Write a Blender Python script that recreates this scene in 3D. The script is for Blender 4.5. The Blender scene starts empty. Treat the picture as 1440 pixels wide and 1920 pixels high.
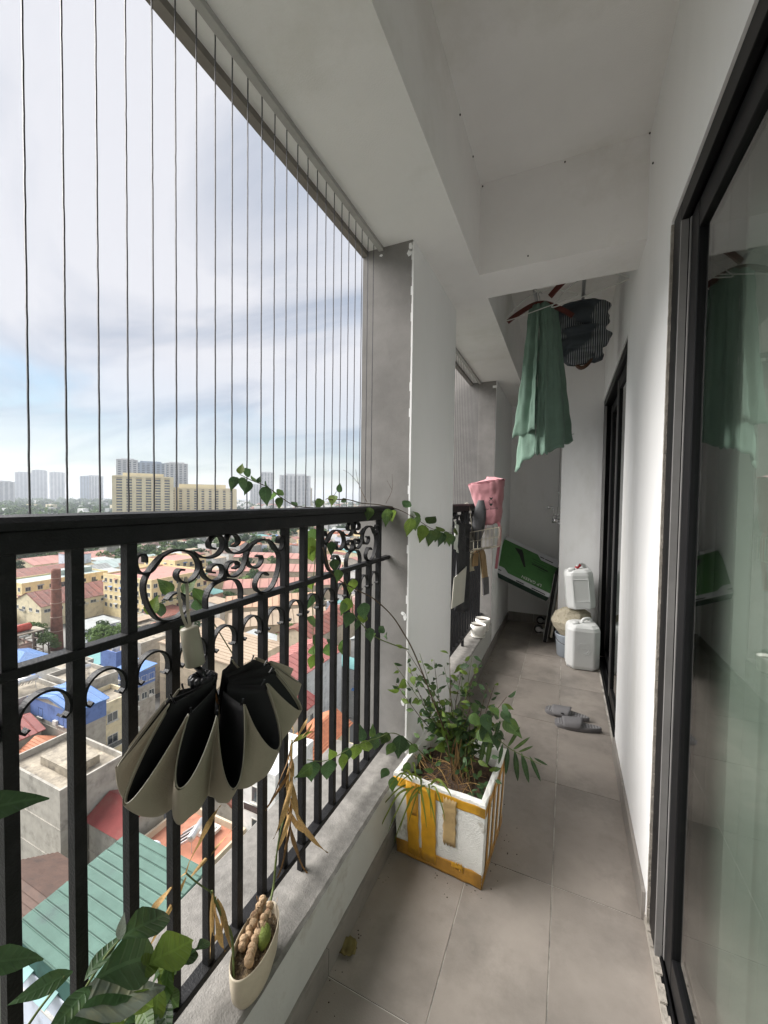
import bpy, bmesh, math, random
from mathutils import Vector, Matrix
random.seed(7)
R = math.radians
SC = bpy.context.scene
COL = SC.collection

# ---------------------------------------------------------------- camera
cam_d = bpy.data.cameras.new("camera")
cam = bpy.data.objects.new("camera", cam_d)
COL.objects.link(cam)
cam_d.sensor_fit = 'VERTICAL'
cam_d.sensor_height = 36.0
cam_d.lens = 14.156
cam_d.clip_start = 0.02
cam_d.clip_end = 20000
PITCH, YAW, ROLL = R(1.867), R(24.465), 0.0134
fwd = Vector((-math.sin(YAW) * math.cos(PITCH), math.cos(YAW) * math.cos(PITCH), -math.sin(PITCH)))
rt = Vector((math.cos(YAW), math.sin(YAW), 0))
up = rt.cross(fwd)
cr_, sr_ = math.cos(ROLL), math.sin(ROLL)
cr = rt * cr_ + up * sr_
cu = up * cr_ - rt * sr_
cam.matrix_world = Matrix(((cr.x, cu.x, -fwd.x, 0), (cr.y, cu.y, -fwd.y, 0), (cr.z, cu.z, -fwd.z, 1.44), (0, 0, 0, 1)))
SC.camera = cam

# ---------------------------------------------------------------- sky, sun, exposure
SUN_EL, SUN_AZ = 40.0, 256.0          # azimuth measured clockwise from +Y
world = bpy.data.worlds.new("World")
SC.world = world
world.use_nodes = True
wn = world.node_tree
wn.nodes.clear()
def wnode(t, **k):
    n = wn.nodes.new(t)
    for a, b in k.items():
        setattr(n, a, b)
    return n
w_out = wnode('ShaderNodeOutputWorld')
w_bg = wnode('ShaderNodeBackground')
w_bg.inputs['Strength'].default_value = 0.046
w_sky = wnode('ShaderNodeTexSky', sky_type='NISHITA', sun_disc=False)
w_sky.sun_elevation = R(SUN_EL)
w_sky.sun_rotation = R(SUN_AZ)
w_sky.air_density = 1.3
w_sky.dust_density = 0.6
w_co = wnode('ShaderNodeTexCoord')
w_sep = wnode('ShaderNodeSeparateXYZ')
w_zc = wnode('ShaderNodeMath', operation='MAXIMUM'); w_zc.inputs[1].default_value = 0.0
w_za = wnode('ShaderNodeMath', operation='ADD'); w_za.inputs[1].default_value = 0.13
w_dx = wnode('ShaderNodeMath', operation='DIVIDE')
w_dy = wnode('ShaderNodeMath', operation='DIVIDE')
w_cmb = wnode('ShaderNodeCombineXYZ')
L = wn.links.new
L(w_co.outputs['Generated'], w_sep.inputs[0])
L(w_sep.outputs[2], w_zc.inputs[0]); L(w_zc.outputs[0], w_za.inputs[0])
L(w_sep.outputs[0], w_dx.inputs[0]); L(w_za.outputs[0], w_dx.inputs[1])
L(w_sep.outputs[1], w_dy.inputs[0]); L(w_za.outputs[0], w_dy.inputs[1])
L(w_dx.outputs[0], w_cmb.inputs[0]); L(w_dy.outputs[0], w_cmb.inputs[1])
w_n1 = wnode('ShaderNodeTexNoise'); w_n1.inputs['Scale'].default_value = 0.8; w_n1.inputs['Detail'].default_value = 6; w_n1.inputs['Roughness'].default_value = 0.5; w_n1.inputs['Distortion'].default_value = 0.5
w_n2 = wnode('ShaderNodeTexNoise'); w_n2.inputs['Scale'].default_value = 0.85; w_n2.inputs['Detail'].default_value = 6; w_n2.inputs['Distortion'].default_value = 0.8
w_mp = wnode('ShaderNodeMapping'); w_mp.inputs['Location'].default_value = (3.7, 1.3, 0.0); w_mp.inputs['Rotation'].default_value = (0, 0, R(20)); w_mp.inputs['Scale'].default_value = (0.75, 1.25, 1)
L(w_cmb.outputs[0], w_mp.inputs[0]); L(w_mp.outputs[0], w_n1.inputs['Vector']); L(w_mp.outputs[0], w_n2.inputs['Vector'])
w_cov = wnode('ShaderNodeMapRange'); w_cov.inputs[1].default_value = 0.24; w_cov.inputs[2].default_value = 0.48; w_cov.interpolation_type = 'SMOOTHSTEP'
L(w_n1.outputs[0], w_cov.inputs[0])
# overcast veil thins out towards the horizon
w_el = wnode('ShaderNodeMapRange'); w_el.inputs[1].default_value = 0.02; w_el.inputs[2].default_value = 0.30; w_el.inputs[3].default_value = 0.42; w_el.inputs[4].default_value = 1.0
L(w_sep.outputs[2], w_el.inputs[0])
w_mul = wnode('ShaderNodeMath', operation='MULTIPLY')
L(w_cov.outputs[0], w_mul.inputs[0]); L(w_el.outputs[0], w_mul.inputs[1])
w_shade = wnode('ShaderNodeValToRGB')
w_shade.color_ramp.elements[0].position = 0.38; w_shade.color_ramp.elements[0].color = (2.95, 3.3, 4.0, 1)
w_shade.color_ramp.elements[1].position = 0.56; w_shade.color_ramp.elements[1].color = (5.1, 5.15, 5.5, 1)
L(w_n2.outputs[0], w_shade.inputs[0])
w_mix = wnode('ShaderNodeMixRGB')
w_sk2 = wnode('ShaderNodeMixRGB', blend_type='MULTIPLY'); w_sk2.inputs[0].default_value = 1.0; w_sk2.inputs[2].default_value = (0.66, 0.73, 0.78, 1)
L(w_sky.outputs[0], w_sk2.inputs[1])
L(w_mul.outputs[0], w_mix.inputs[0]); L(w_sk2.outputs[0], w_mix.inputs[1]); L(w_shade.outputs[0], w_mix.inputs[2])
L(w_mix.outputs[0], w_bg.inputs['Color']); L(w_bg.outputs[0], w_out.inputs['Surface'])

sun_d = bpy.data.lights.new("sun", 'SUN')
sun_d.energy = 3.0
sun_d.angle = R(50)
sun_d.color = (1.0, 0.965, 0.925)
sun = bpy.data.objects.new("sun", sun_d)
COL.objects.link(sun)
sdir = Vector((math.sin(R(SUN_AZ)) * math.cos(R(SUN_EL)), math.cos(R(SUN_AZ)) * math.cos(R(SUN_EL)), math.sin(R(SUN_EL))))
sun.rotation_euler = sdir.to_track_quat('Z', 'Y').to_euler()

SC.view_settings.view_transform = 'Standard'
SC.view_settings.look = 'None'
SC.view_settings.exposure = 1.8
SC.view_settings.gamma = 1.0
SC.view_settings.use_curve_mapping = False
SC.render.engine = 'CYCLES'
SC.cycles.max_bounces = 12
SC.cycles.diffuse_bounces = 8
SC.cycles.glossy_bounces = 4
SC.cycles.transparent_max_bounces = 24
SC.cycles.use_denoising = True
SC.cycles.sample_clamp_indirect = 6.0

# ---------------------------------------------------------------- helpers
def rotz(a):
    return Matrix.Rotation(a, 3, 'Z')

class MB:
    """collects vertices and faces; build() links them as one mesh object"""
    def __init__(s):
        s.v = []; s.f = []; s.m = []
    def add(s, vs, fs, mi=0):
        o = len(s.v)
        s.v += [tuple(v) for v in vs]
        s.f += [tuple(i + o for i in f) for f in fs]
        s.m += [mi] * len(fs)
        return s
    def box(s, lo, hi, mi=0, rot=None, org=None):
        x0, y0, z0 = lo; x1, y1, z1 = hi
        vs = [Vector(p) for p in ((x0, y0, z0), (x1, y0, z0), (x1, y1, z0), (x0, y1, z0), (x0, y0, z1), (x1, y0, z1), (x1, y1, z1), (x0, y1, z1))]
        if rot is not None:
            o = Vector(org) if org is not None else sum(vs, Vector()) / 8
            vs = [rot @ (v - o) + o for v in vs]
        return s.add(vs, [(0, 3, 2, 1), (4, 5, 6, 7), (0, 1, 5, 4), (1, 2, 6, 5), (2, 3, 7, 6), (3, 0, 4, 7)], mi)
    def tube(s, pts, r, n=6, mi=0, cap=True, closed=False):
        pts = [Vector(p) for p in pts]
        k = len(pts)
        rs = r if isinstance(r, (list, tuple)) else [r] * k
        t0 = (pts[1] - pts[0]).normalized()
        nrm = t0.orthogonal().normalized()
        vs = []
        for i, p in enumerate(pts):
            if closed:
                t = (pts[(i + 1) % k] - pts[i - 1]).normalized()
            else:
                t = (pts[min(i + 1, k - 1)] - pts[max(i - 1, 0)]).normalized()
            nrm = (nrm - t * nrm.dot(t))
            nrm = nrm.normalized() if nrm.length > 1e-6 else t.orthogonal().normalized()
            b = t.cross(nrm)
            for j in range(n):
                a = 2 * math.pi * j / n
                vs.append(p + (nrm * math.cos(a) + b * math.sin(a)) * rs[i])
        fs = []
        for i in range(k if closed else k - 1):
            i2 = (i + 1) % k
            for j in range(n):
                j2 = (j + 1) % n
                fs.append((i * n + j, i * n + j2, i2 * n + j2, i2 * n + j))
        if cap and not closed:
            fs.append(tuple(range(n - 1, -1, -1)))
            fs.append(tuple((k - 1) * n + j for j in range(n)))
        return s.add(vs, fs, mi)
    def ribbon(s, pts, wdir, w, t, mi=0):
        """flat bar: rectangular section, width w along wdir, thickness t in the path's plane"""
        pts = [Vector(p) for p in pts]; wd = Vector(wdir).normalized(); k = len(pts); vs = []
        for i, p in enumerate(pts):
            tg = (pts[min(i + 1, k - 1)] - pts[max(i - 1, 0)]).normalized()
            nn = tg.cross(wd).normalized()
            for a, b in ((-1, -1), (1, -1), (1, 1), (-1, 1)):
                vs.append(p + wd * (a * w / 2) + nn * (b * t / 2))
        fs = []
        for i in range(k - 1):
            for j in range(4):
                j2 = (j + 1) % 4
                fs.append((i * 4 + j, i * 4 + j2, i * 4 + 4 + j2, i * 4 + 4 + j))
        fs += [(3, 2, 1, 0), tuple(4 * (k - 1) + j for j in range(4))]
        return s.add(vs, fs, mi)
    def lathe(s, prof, c, n=24, sx=1, sy=1, rz=0, mi=0, caps=True):
        c = Vector(c); vs = []
        for r, z in prof:
            for j in range(n):
                a = 2 * math.pi * j / n
                x, y = r * sx * math.cos(a), r * sy * math.sin(a)
                vs.append((c.x + x * math.cos(rz) - y * math.sin(rz), c.y + x * math.sin(rz) + y * math.cos(rz), c.z + z))
        fs = []
        for i in range(len(prof) - 1):
            for j in range(n):
                j2 = (j + 1) % n
                fs.append((i * n + j, i * n + j2, i * n + n + j2, i * n + n + j))
        if caps:
            if prof[0][0] > 1e-5: fs.append(tuple(range(n - 1, -1, -1)))
            if prof[-1][0] > 1e-5: fs.append(tuple((len(prof) - 1) * n + j for j in range(n)))
        return s.add(vs, fs, mi)
    def grid(s, fn, nu, nv, mi=0, closeu=False):
        vs = [fn(i / (nu if closeu else nu - 1), j / (nv - 1)) for i in range(nu) for j in range(nv)]
        fs = []
        for i in range(nu if closeu else nu - 1):
            i2 = (i + 1) % nu
            for j in range(nv - 1):
                fs.append((i * nv + j, i2 * nv + j, i2 * nv + j + 1, i * nv + j + 1))
        return s.add(vs, fs, mi)
    def xf(s, M):
        s.v = [tuple(M @ Vector(v)) for v in s.v]
        return s
    def mesh(s, name, mats, org=(0, 0, 0), smooth=False):
        me = bpy.data.meshes.new(name)
        ox, oy, oz = org
        me.from_pydata([(x - ox, y - oy, z - oz) for x, y, z in s.v], [], s.f)
        for m in (mats if isinstance(mats, (list, tuple)) else [mats]):
            me.materials.append(m)
        if any(s.m):
            me.polygons.foreach_set('material_index', s.m)
        if smooth:
            me.polygons.foreach_set('use_smooth', [True] * len(s.f))
        me.update()
        return me
    def build(s, name, mats, parent=None, smooth=False, bevel=0, solid=0, label=None, cat=None, group=None, kind=None, sub=0):
        org = world_org(parent)
        o = bpy.data.objects.new(name, s.mesh(name, mats, org, smooth))
        return finish(o, parent, bevel, solid, label, cat, group, kind, sub)

ORG = {}
def world_org(p):
    return ORG.get(p.name, (0, 0, 0)) if p is not None else (0, 0, 0)
def finish(o, parent=None, bevel=0, solid=0, label=None, cat=None, group=None, kind=None, sub=0):
    COL.objects.link(o)
    if parent is not None:
        o.parent = parent
        ORG[o.name] = world_org(parent)
    tag(o, label, cat, group, kind)
    if solid:
        m = o.modifiers.new('Solidify', 'SOLIDIFY'); m.thickness = solid; m.offset = 0
    if bevel:
        m = o.modifiers.new('Bevel', 'BEVEL'); m.width = bevel; m.segments = 2; m.limit_method = 'ANGLE'; m.angle_limit = R(40)
    if sub:
        m = o.modifiers.new('Subdivision', 'SUBSURF'); m.levels = sub; m.render_levels = sub
    return o
def tag(o, label=None, cat=None, group=None, kind=None):
    if label: o['label'] = label
    if cat: o['category'] = cat
    if group: o['group'] = group
    if kind: o['kind'] = kind
    return o
def thing(name, loc, label, cat, group=None):
    o = bpy.data.objects.new(name, None)
    o.empty_display_size = 0.05
    o.location = loc
    COL.objects.link(o)
    ORG[o.name] = tuple(loc)
    return tag(o, label, cat, group)
def put(name, me, pos, parent=None, M3=None, scale=1.0):
    """one more object on shared mesh data, at a world position"""
    o = bpy.data.objects.new(name, me)
    COL.objects.link(o)
    b = Vector(world_org(parent))
    M = (M3 if M3 is not None else Matrix.Identity(3)).to_4x4() @ Matrix.Scale(scale, 4) if not isinstance(scale, (tuple, list)) else (M3 if M3 is not None else Matrix.Identity(3)).to_4x4() @ Matrix.Diagonal((*scale, 1))
    M.translation = Vector(pos) - b
    o.matrix_basis = M
    if parent is not None:
        o.parent = parent
        ORG[o.name] = world_org(parent)
    return o
def spline(pts, n=8):
    P = [Vector(p) for p in pts]
    P = [P[0] * 2 - P[1]] + P + [P[-1] * 2 - P[-2]]
    out = []
    for i in range(1, len(P) - 2):
        a, b, c, d = P[i - 1:i + 3]
        for k in range(n):
            t = k / n
            out.append(0.5 * ((2 * b) + (c - a) * t + (2 * a - 5 * b + 4 * c - d) * t * t + (3 * b - a - 3 * c + d) * t ** 3))
    out.append(P[-2])
    return out
def frame3(y, z):
    """rotation whose Y axis is y and whose Z axis leans to z"""
    y = Vector(y).normalized(); z = Vector(z)
    x = y.cross(z)
    x = x.normalized() if x.length > 1e-6 else y.orthogonal().normalized()
    z = x.cross(y)
    return Matrix((x, y, z)).transposed()

# ---------------------------------------------------------------- materials
def M(name, col, rough=0.6, var=0.12, scale=6.0, bump=0.0, bscale=80.0, metal=0.0, spec=0.4, stain=None, stain_scale=2.0, stain_lo=0.5, stain_hi=0.7, rnd=0.0, stretch=None, trans=0.0, alpha=1.0, coat=0.0, wave=None, sheen=0.0):
    m = bpy.data.materials.new(name); m.use_nodes = True
    nt = m.node_tree; nd = nt.nodes; lk = nt.links.new
    p = nd['Principled BSDF']
    p.inputs['Roughness'].default_value = rough
    p.inputs['Metallic'].default_value = metal
    p.inputs['Specular IOR Level'].default_value = spec
    p.inputs['Coat Weight'].default_value = coat
    p.inputs['Sheen Weight'].default_value = sheen
    p.inputs['Alpha'].default_value = alpha
    tc = nd.new('ShaderNodeTexCoord'); src = tc.outputs['Object']
    if stretch:
        mp = nd.new('ShaderNodeMapping'); mp.inputs['Scale'].default_value = stretch
        lk(src, mp.inputs[0]); src = mp.outputs[0]
    n1 = nd.new('ShaderNodeTexNoise'); n1.inputs['Scale'].default_value = scale; n1.inputs['Detail'].default_value = 5
    n1.inputs['Roughness'].default_value = 0.62
    oi = nd.new('ShaderNodeObjectInfo')
    if rnd:
        ad = nd.new('ShaderNodeVectorMath'); ad.operation = 'ADD'
        ml = nd.new('ShaderNodeVectorMath'); ml.operation = 'SCALE'; ml.inputs['Scale'].default_value = 37.0
        cb = nd.new('ShaderNodeCombineXYZ')
        for i in range(3): lk(oi.outputs['Random'], cb.inputs[i])
        lk(cb.outputs[0], ml.inputs[0]); lk(src, ad.inputs[0]); lk(ml.outputs[0], ad.inputs[1]); src = ad.outputs[0]
    lk(src, n1.inputs['Vector'])
    mr = nd.new('ShaderNodeMapRange'); mr.inputs[1].default_value = 0.3; mr.inputs[2].default_value = 0.7
    mr.inputs[3].default_value = 1 - var; mr.inputs[4].default_value = 1 + var
    lk(n1.outputs[0], mr.inputs[0]); val = mr.outputs[0]
    if rnd:
        r2 = nd.new('ShaderNodeMapRange'); r2.inputs[3].default_value = 1 - rnd; r2.inputs[4].default_value = 1 + rnd
        lk(oi.outputs['Random'], r2.inputs[0])
        mm = nd.new('ShaderNodeMath'); mm.operation = 'MULTIPLY'; lk(val, mm.inputs[0]); lk(r2.outputs[0], mm.inputs[1]); val = mm.outputs[0]
    vm = nd.new('ShaderNodeVectorMath'); vm.operation = 'SCALE'; vm.inputs[0].default_value = col[:3]
    lk(val, vm.inputs['Scale']); c = vm.outputs[0]
    if stain:
        n2 = nd.new('ShaderNodeTexNoise'); n2.inputs['Scale'].default_value = stain_scale; n2.inputs['Detail'].default_value = 8; n2.inputs['Roughness'].default_value = 0.68
        lk(src, n2.inputs['Vector'])
        m2 = nd.new('ShaderNodeMapRange'); m2.inputs[1].default_value = stain_lo; m2.inputs[2].default_value = stain_hi
        lk(n2.outputs[0], m2.inputs[0])
        mx = nd.new('ShaderNodeMixRGB'); mx.inputs[2].default_value = (*stain, 1)
        lk(m2.outputs[0], mx.inputs[0]); lk(c, mx.inputs[1]); c = mx.outputs[0]
    lk(c, p.inputs['Base Color'])
    if bump or wave:
        b = nd.new('ShaderNodeBump'); b.inputs['Strength'].default_value = bump or wave[2]; b.inputs['Distance'].default_value = wave[3] if wave else 0.01
        if wave:
            w = nd.new('ShaderNodeTexWave'); w.bands_direction = wave[0]; w.inputs['Scale'].default_value = wave[1]; w.wave_profile = 'SIN'
            lk(tc.outputs['Object'], w.inputs['Vector']); lk(w.outputs['Fac'], b.inputs['Height'])
        else:
            n3 = nd.new('ShaderNodeTexNoise'); n3.inputs['Scale'].default_value = bscale; n3.inputs['Detail'].default_value = 4
            lk(src, n3.inputs['Vector']); lk(n3.outputs[0], b.inputs['Height'])
        lk(b.outputs[0], p.inputs['Normal'])
    if trans:
        tr = nd.new('ShaderNodeBsdfTranslucent'); lk(c, tr.inputs['Color'])
        ms = nd.new('ShaderNodeMixShader'); ms.inputs[0].default_value = trans
        lk(p.outputs[0], ms.inputs[1]); lk(tr.outputs[0], ms.inputs[2]); lk(ms.outputs[0], nd['Material Output'].inputs['Surface'])
    return m
def glass_mat(name, tint, ior=1.5, rough=0.0):
    m = bpy.data.materials.new(name); m.use_nodes = True
    nd = m.node_tree.nodes; lk = m.node_tree.links.new
    nd.remove(nd['Principled BSDF'])
    t = nd.new('ShaderNodeBsdfTransparent'); t.inputs['Color'].default_value = (*tint, 1)
    g = nd.new('ShaderNodeBsdfGlossy'); g.inputs['Roughness'].default_value = rough
    lw = nd.new('ShaderNodeLayerWeight'); lw.inputs['Blend'].default_value = .5     # Schlick reflectance, the same from both sides
    pw = nd.new('ShaderNodeMath'); pw.operation = 'POWER'; pw.inputs[1].default_value = 4.0
    fr = nd.new('ShaderNodeMath'); fr.operation = 'MULTIPLY_ADD'; fr.inputs[1].default_value = 1 - ior; fr.inputs[2].default_value = ior
    lk(lw.outputs['Facing'], pw.inputs[0]); lk(pw.outputs[0], fr.inputs[0])
    ms = nd.new('ShaderNodeMixShader')
    lk(fr.outputs[0], ms.inputs[0]); lk(t.outputs[0], ms.inputs[1]); lk(g.outputs[0], ms.inputs[2])
    lk(ms.outputs[0], nd['Material Output'].inputs['Surface'])
    return m

m_paint = M('white_paint', (.86, .858, .855), .75, .03, 3, .10, 240, stretch=(1, 1, .4), stain=(.70, .69, .66), stain_lo=.54, stain_hi=.78, stain_scale=1.6)
m_ceil = M('ceiling_paint', (.83, .815, .805), .85, .04, 2.5, .14, 230, stain=(.68, .66, .62), stain_lo=.52, stain_hi=.78, stain_scale=1.4)
m_cement = M('grey_render', (.225, .215, .205), .9, .14, 7, .25, 260, stain=(.30, .29, .275), stain_lo=.60, stain_hi=.70, stain_scale=4)
m_kerb = M('kerb_cement', (.205, .195, .18), .85, .22, 30, .35, 240, stain=(.115, .11, .10), stain_lo=.50, stain_hi=.68, stain_scale=7)
m_kerbface = M('kerb_paint', (.52, .52, .50), .75, .06, 6, .15, 90, stain=(.33, .30, .26), stain_lo=.55, stain_hi=.72, stain_scale=6)
m_tile = M('floor_tile', (.300, .266, .236), .45, .16, 4.0, .08, 220, spec=.4, rnd=.07, stain=(.195, .175, .156), stain_lo=.47, stain_hi=.70, stain_scale=3.2)
m_skirt = M('skirting_tile', (.245, .225, .205), .45, .10, 6, .05, 200, stain=(.15, .14, .13), stain_lo=.52, stain_hi=.7, stain_scale=5)
m_grout = M('grout', (.55, .52, .47), .9, .2, 20, stain=(.26, .24, .22), stain_lo=.45, stain_hi=.62, stain_scale=9)
m_black = M('black_iron', (.011, .011, .012), .48, .3, 30, .2, 260, spec=.18, stain=(.024, .023, .023), stain_lo=.55, stain_hi=.75, stain_scale=18)
m_frame = M('black_aluminium', (.008, .008, .009), .45, .1, 12, spec=.2)
m_framelip = M('grey_aluminium_edge', (.22, .215, .21), .45, .1, 12)
m_wire = M('steel_wire', (.075, .075, .08), .5, .35, 160, spec=.5, metal=.3)
m_track = M('aluminium_track', (.40, .39, .375), .55, .08, 12, stain=(.24, .23, .22), stain_lo=.5, stain_hi=.75, stain_scale=6)
m_trim = M('brown_grey_trim', (.215, .195, .175), .7, .12, 9)
m_glass = glass_mat('door_glass', (.80, .845, .815), .085)
# ================================================================ balcony shell
XW, XK, XO = 0.28, -0.63, -1.0       # house wall face, kerb inner face, kerb outer edge
Y0, Y1 = -2.0, 5.05                  # end walls
ZC, ZB, ZK = 3.0, 2.56, 0.27         # slab, beam soffit, kerb top
fl = MB().box((XO + .05, Y0, -.20), (XW + .2, Y1 + .2, -.002)).build('balcony_floor', m_grout, kind='structure')
def tile_mesh(w, l):
    b = MB().box((.0020, .0020, -.008), (w - .0020, l - .0020, 0))
    return b.mesh('tile', m_tile)
tm = {}
xs = [(-.630, .314), (-.316, .300), (-.016, .296)]
for cx, w in xs:
    y = 0.40 - .6 * 4
    while y < Y1:
        l = min(.6, Y1 - y)
        if y + l > Y0:
            key = (round(w, 3), round(l, 3))
            if key not in tm: tm[key] = tile_mesh(w, l)
            put('tile', tm[key], (cx, y, random.uniform(0, .0006)), fl)
        y += .6
# skirting: along the kerb, and along the house wall between the doors
for i in range(12):
    y = 0.40 - .6 * 4 + .6 * i
    MB().box((XK, max(y, Y0) + .001, .0), (XK + .012, min(y + .599, Y1 - .01), .085)).build('skirting_tile', m_skirt, fl, bevel=.0015)
for y0, y1 in ((1.60, 2.20), (2.202, 2.60)):
    MB().box((XW - .012, y0, 0), (XW, y1, .10)).build('skirting_tile', m_skirt, fl, bevel=.0015)
for x0, x1 in ((XK + .013, -.33), (-.328, -.06)):
    MB().box((x0, Y1 - .012, 0), (x1, Y1, .10)).build('skirting_tile', m_skirt, fl, bevel=.0015)

# low kerb wall under the railings, with a slightly uneven worn top
def kerb(y0, y1, label):
    t = thing('kerb_wall', (XK, (y0 + y1) / 2, -.2), label, 'kerb')
    n = int((y1 - y0) / .05) + 2
    rr = random.Random(3)
    rows = []
    for i in range(n):
        y = y0 + (y1 - y0) * i / (n - 1)
        e = rr.uniform(-.0025, .0025)
        rows.append([(XK + .002, y, -.02), (XK + .001 + e * .3, y, .10), (XK + e, y, ZK - .008 + e), (XK - .010 + e, y, ZK - .001 + e * .5), (XK - .10, y, ZK + rr.uniform(-.001, .001)), (-.80, y, ZK + .002), (XO + .01, y, ZK - .002), (XO, y, ZK - .012), (XO, y, -.3)])
    b = MB()
    k = len(rows[0])
    vs = [p for r in rows for p in r]
    fs = []; mi = []
    for i in range(n - 1):
        for j in range(k - 1):
            fs.append((i * k + j, i * k + j + 1, i * k + k + j + 1, i * k + k + j)); mi.append(1 if j < 2 else 0)
    fs += [tuple(range(k - 1, -1, -1)), tuple((n - 1) * k + j for j in range(k))]; mi += [0, 0]
    b.v = vs; b.f = fs; b.m = mi
    b.build('wall', [m_kerb, m_kerbface], t)
    return t
kerb(Y0, 1.659, 'low grey cement kerb under the near black railing')
kerb(2.391, 3.90, 'low cement kerb with two white pots beyond the pillar')

# pillar between the two openings: white on the balcony side, grey render towards the camera
pl = thing('pillar', (-.75, 2.03, 0), 'square pillar, grey render facing us, white paint on the balcony side', 'pillar')
b = MB().box((-.877, 1.66, -.2), (XK - .006, 2.39, ZB + .02)); b.build('core', m_cement, pl)
b = MB().box((XK - .006, 1.668, -.02), (XK, 2.384, ZB + .01)); b.build('white_face', m_paint, pl)
rr = random.Random(11)
b = MB()                                  # torn paint edge and plaster chips along the corner
for i in range(60):
    z = .30 + i * .0375
    w = rr.uniform(.0005, .002) if rr.random() < .85 else rr.uniform(.002, .006)
    b.box((XK - .006 - w, 1.6588, z), (XK + .0005, 1.668, z + .0375))
b.build('paint_edge', m_paint, pl)
b = MB()
for x, z, sx, sz in ((-.648, 2.505, .014, .016), (-.646, 2.53, .010, .024), (-.785, 2.525, .009, .006), (-.655, .93, .012, .009), (-.645, .915, .008, .016), (-.648, .53, .009, .02)):
    b.add([(x + sx * math.cos(a * 1.047) * rr.uniform(.7, 1.2), 1.6575, z + sz * math.sin(a * 1.047) * rr.uniform(.7, 1.2)) for a in range(6)], [tuple(range(6))])
b.build('plaster_chip', m_paint, pl)

# far end: the wall that closes the second opening, the end wall and its column
fw = thing('end_pillar', (-.8, 4.5, 0), 'grey and white wall end closing the far opening', 'pillar')
MB().box((-1.85, 3.90, -.3), (XK - .006, 4.6, 3.3)).build('core', m_cement, fw)
MB().box((XK - .006, 3.906, -.02), (XK, Y1, ZB + .01)).build('white_face', m_paint, fw)
MB().box((-.665, 3.885, 2.495), (-.628, 3.899, 2.515)).build('plaster_chip', m_paint, fw)
MB().box((-1.4, Y1, -.3), (XW + .3, Y1 + .2, 3.1)).build('end_wall', m_paint, label='white end wall behind the leaning green carton', cat='wall')
MB().box((-.06, 4.25, -.02), (XW + .3, Y1 - .002, 3.1)).build('wall_column', m_paint, label='white square column beside the far door, carrying the winch', cat='column')
MB().box((-1.2, Y0 - .2, -.3), (XW + .3, Y0, 3.1)).build('rear_wall', m_paint, kind='structure')
MB().box((-1.0, Y0, -.2), (XK, Y0 + .25, ZB + .02)).build('rear_pillar', m_cement, kind='structure')

# house wall with the two door openings
hw = thing('house_wall', (XW, 1.5, 0), 'white painted house wall with two sliding doors', 'wall')
D1 = (-.75, 1.57, 2.335); D2 = (2.60, 4.248, 2.365)
b = MB()
b.box((XW, Y0, 0), (XW + .09, D1[0], ZC + .05)).box((XW, D1[1], 0), (XW + .09, D2[0], ZC + .05))
b.box((XW, D1[0], D1[2]), (XW + .09, D1[1], ZC + .05)).box((XW, D2[0], D2[2]), (XW + .09, D2[1], ZC + .05))
b.build('wall', m_paint, hw)
b = MB()                                  # ragged mortar line where the plaster meets the frame
rr = random.Random(5)
for i in range(90):
    z = i * .0258
    b.box((XW - .0015, D1[1] - .004 - rr.uniform(0, .004), z), (XW + .01, D1[1] + rr.uniform(.001, .006), z + .0255))
for i in range(60):
    y = D1[1] - .6 - (i - 24) * .0258
    b.box((XW - .004, y, .001), (XW + .012 + rr.uniform(0, .006), y + .0255, .020 + rr.uniform(0, .012)))
b.build('mortar_edge', M('mortar', (.36, .33, .29), .95, .25, 30, .5, 120), hw)

# ceiling: beam along the opening, cross beam, recessed slabs
cl = MB()
cl.box((-.877, Y0, ZB), (-.43, Y1, ZC + .15)).box((-.4305, 2.05, ZB + .0005), (XW + .05, 2.30, ZC + .15)).box((-.44, Y0, ZC), (XW + .15, Y1, ZC + .15))
cl.build('ceiling', m_ceil, kind='structure')
# outer edge of the beam: dark drip trim
MB().box((-.8805, Y0, ZB - .022), (-.852, Y1, ZB + .001)).build('drip_trim', m_trim, kind='structure')
# small insulating plugs and nail heads on the ceiling
b = MB()
for x, y, z in ((-.428, 1.62, 2.97), (-.428, 1.86, 2.99), (.277, 1.95, 2.80), (-.2, 2.049, 2.60), (-.42, 2.045, 2.985), (-.05, 2.049, 2.985), (.275, 2.04, 2.99)):
    b.lathe([(.001, -.004), (.003, -.002), (.0035, .002), (.001, .005)], (x, y, z), 8)
b.build('nail_head', M('rust', (.05, .045, .04), .9), cl and bpy.data.objects['ceiling'])
# the rest of the tower this balcony belongs to
m_tower = M('tower_render', (.45, .43, .40), .9, .08, 1)
b = MB().box((XO + .04, -16, -48.5), (14, 24, -.31)).box((XO + .02, -16, ZC + .16), (14, 24, 9)).box((XW + 2.6, -16, -.31), (14, 24, ZC + .16)).box((XO + .1, 5.26, -.31), (2.8, 24, ZC + .16)).box((XO + .1, -16, -.31), (2.8, Y0 - .21, ZC + .16))
b.build('apartment_tower', m_tower, kind='structure')
# rooms behind the doors
m_room = M('room_wall', (.45, .43, .40), .9, .05, 1)
b = MB()
for y0, y1 in ((Y0, 2.0), (2.02, 5.2)):
    b.add([(XW + .09, y0, 0), (XW + 2.5, y0, 0), (XW + 2.5, y1, 0), (XW + .09, y1, 0), (XW + .09, y0, 2.8), (XW + 2.5, y0, 2.8), (XW + 2.5, y1, 2.8), (XW + .09, y1, 2.8)], [(0, 1, 2, 3), (4, 7, 6, 5), (1, 2, 6, 5), (0, 1, 5, 4), (2, 3, 7, 6)])
b.build('inner_room', m_room, kind='structure')
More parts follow.
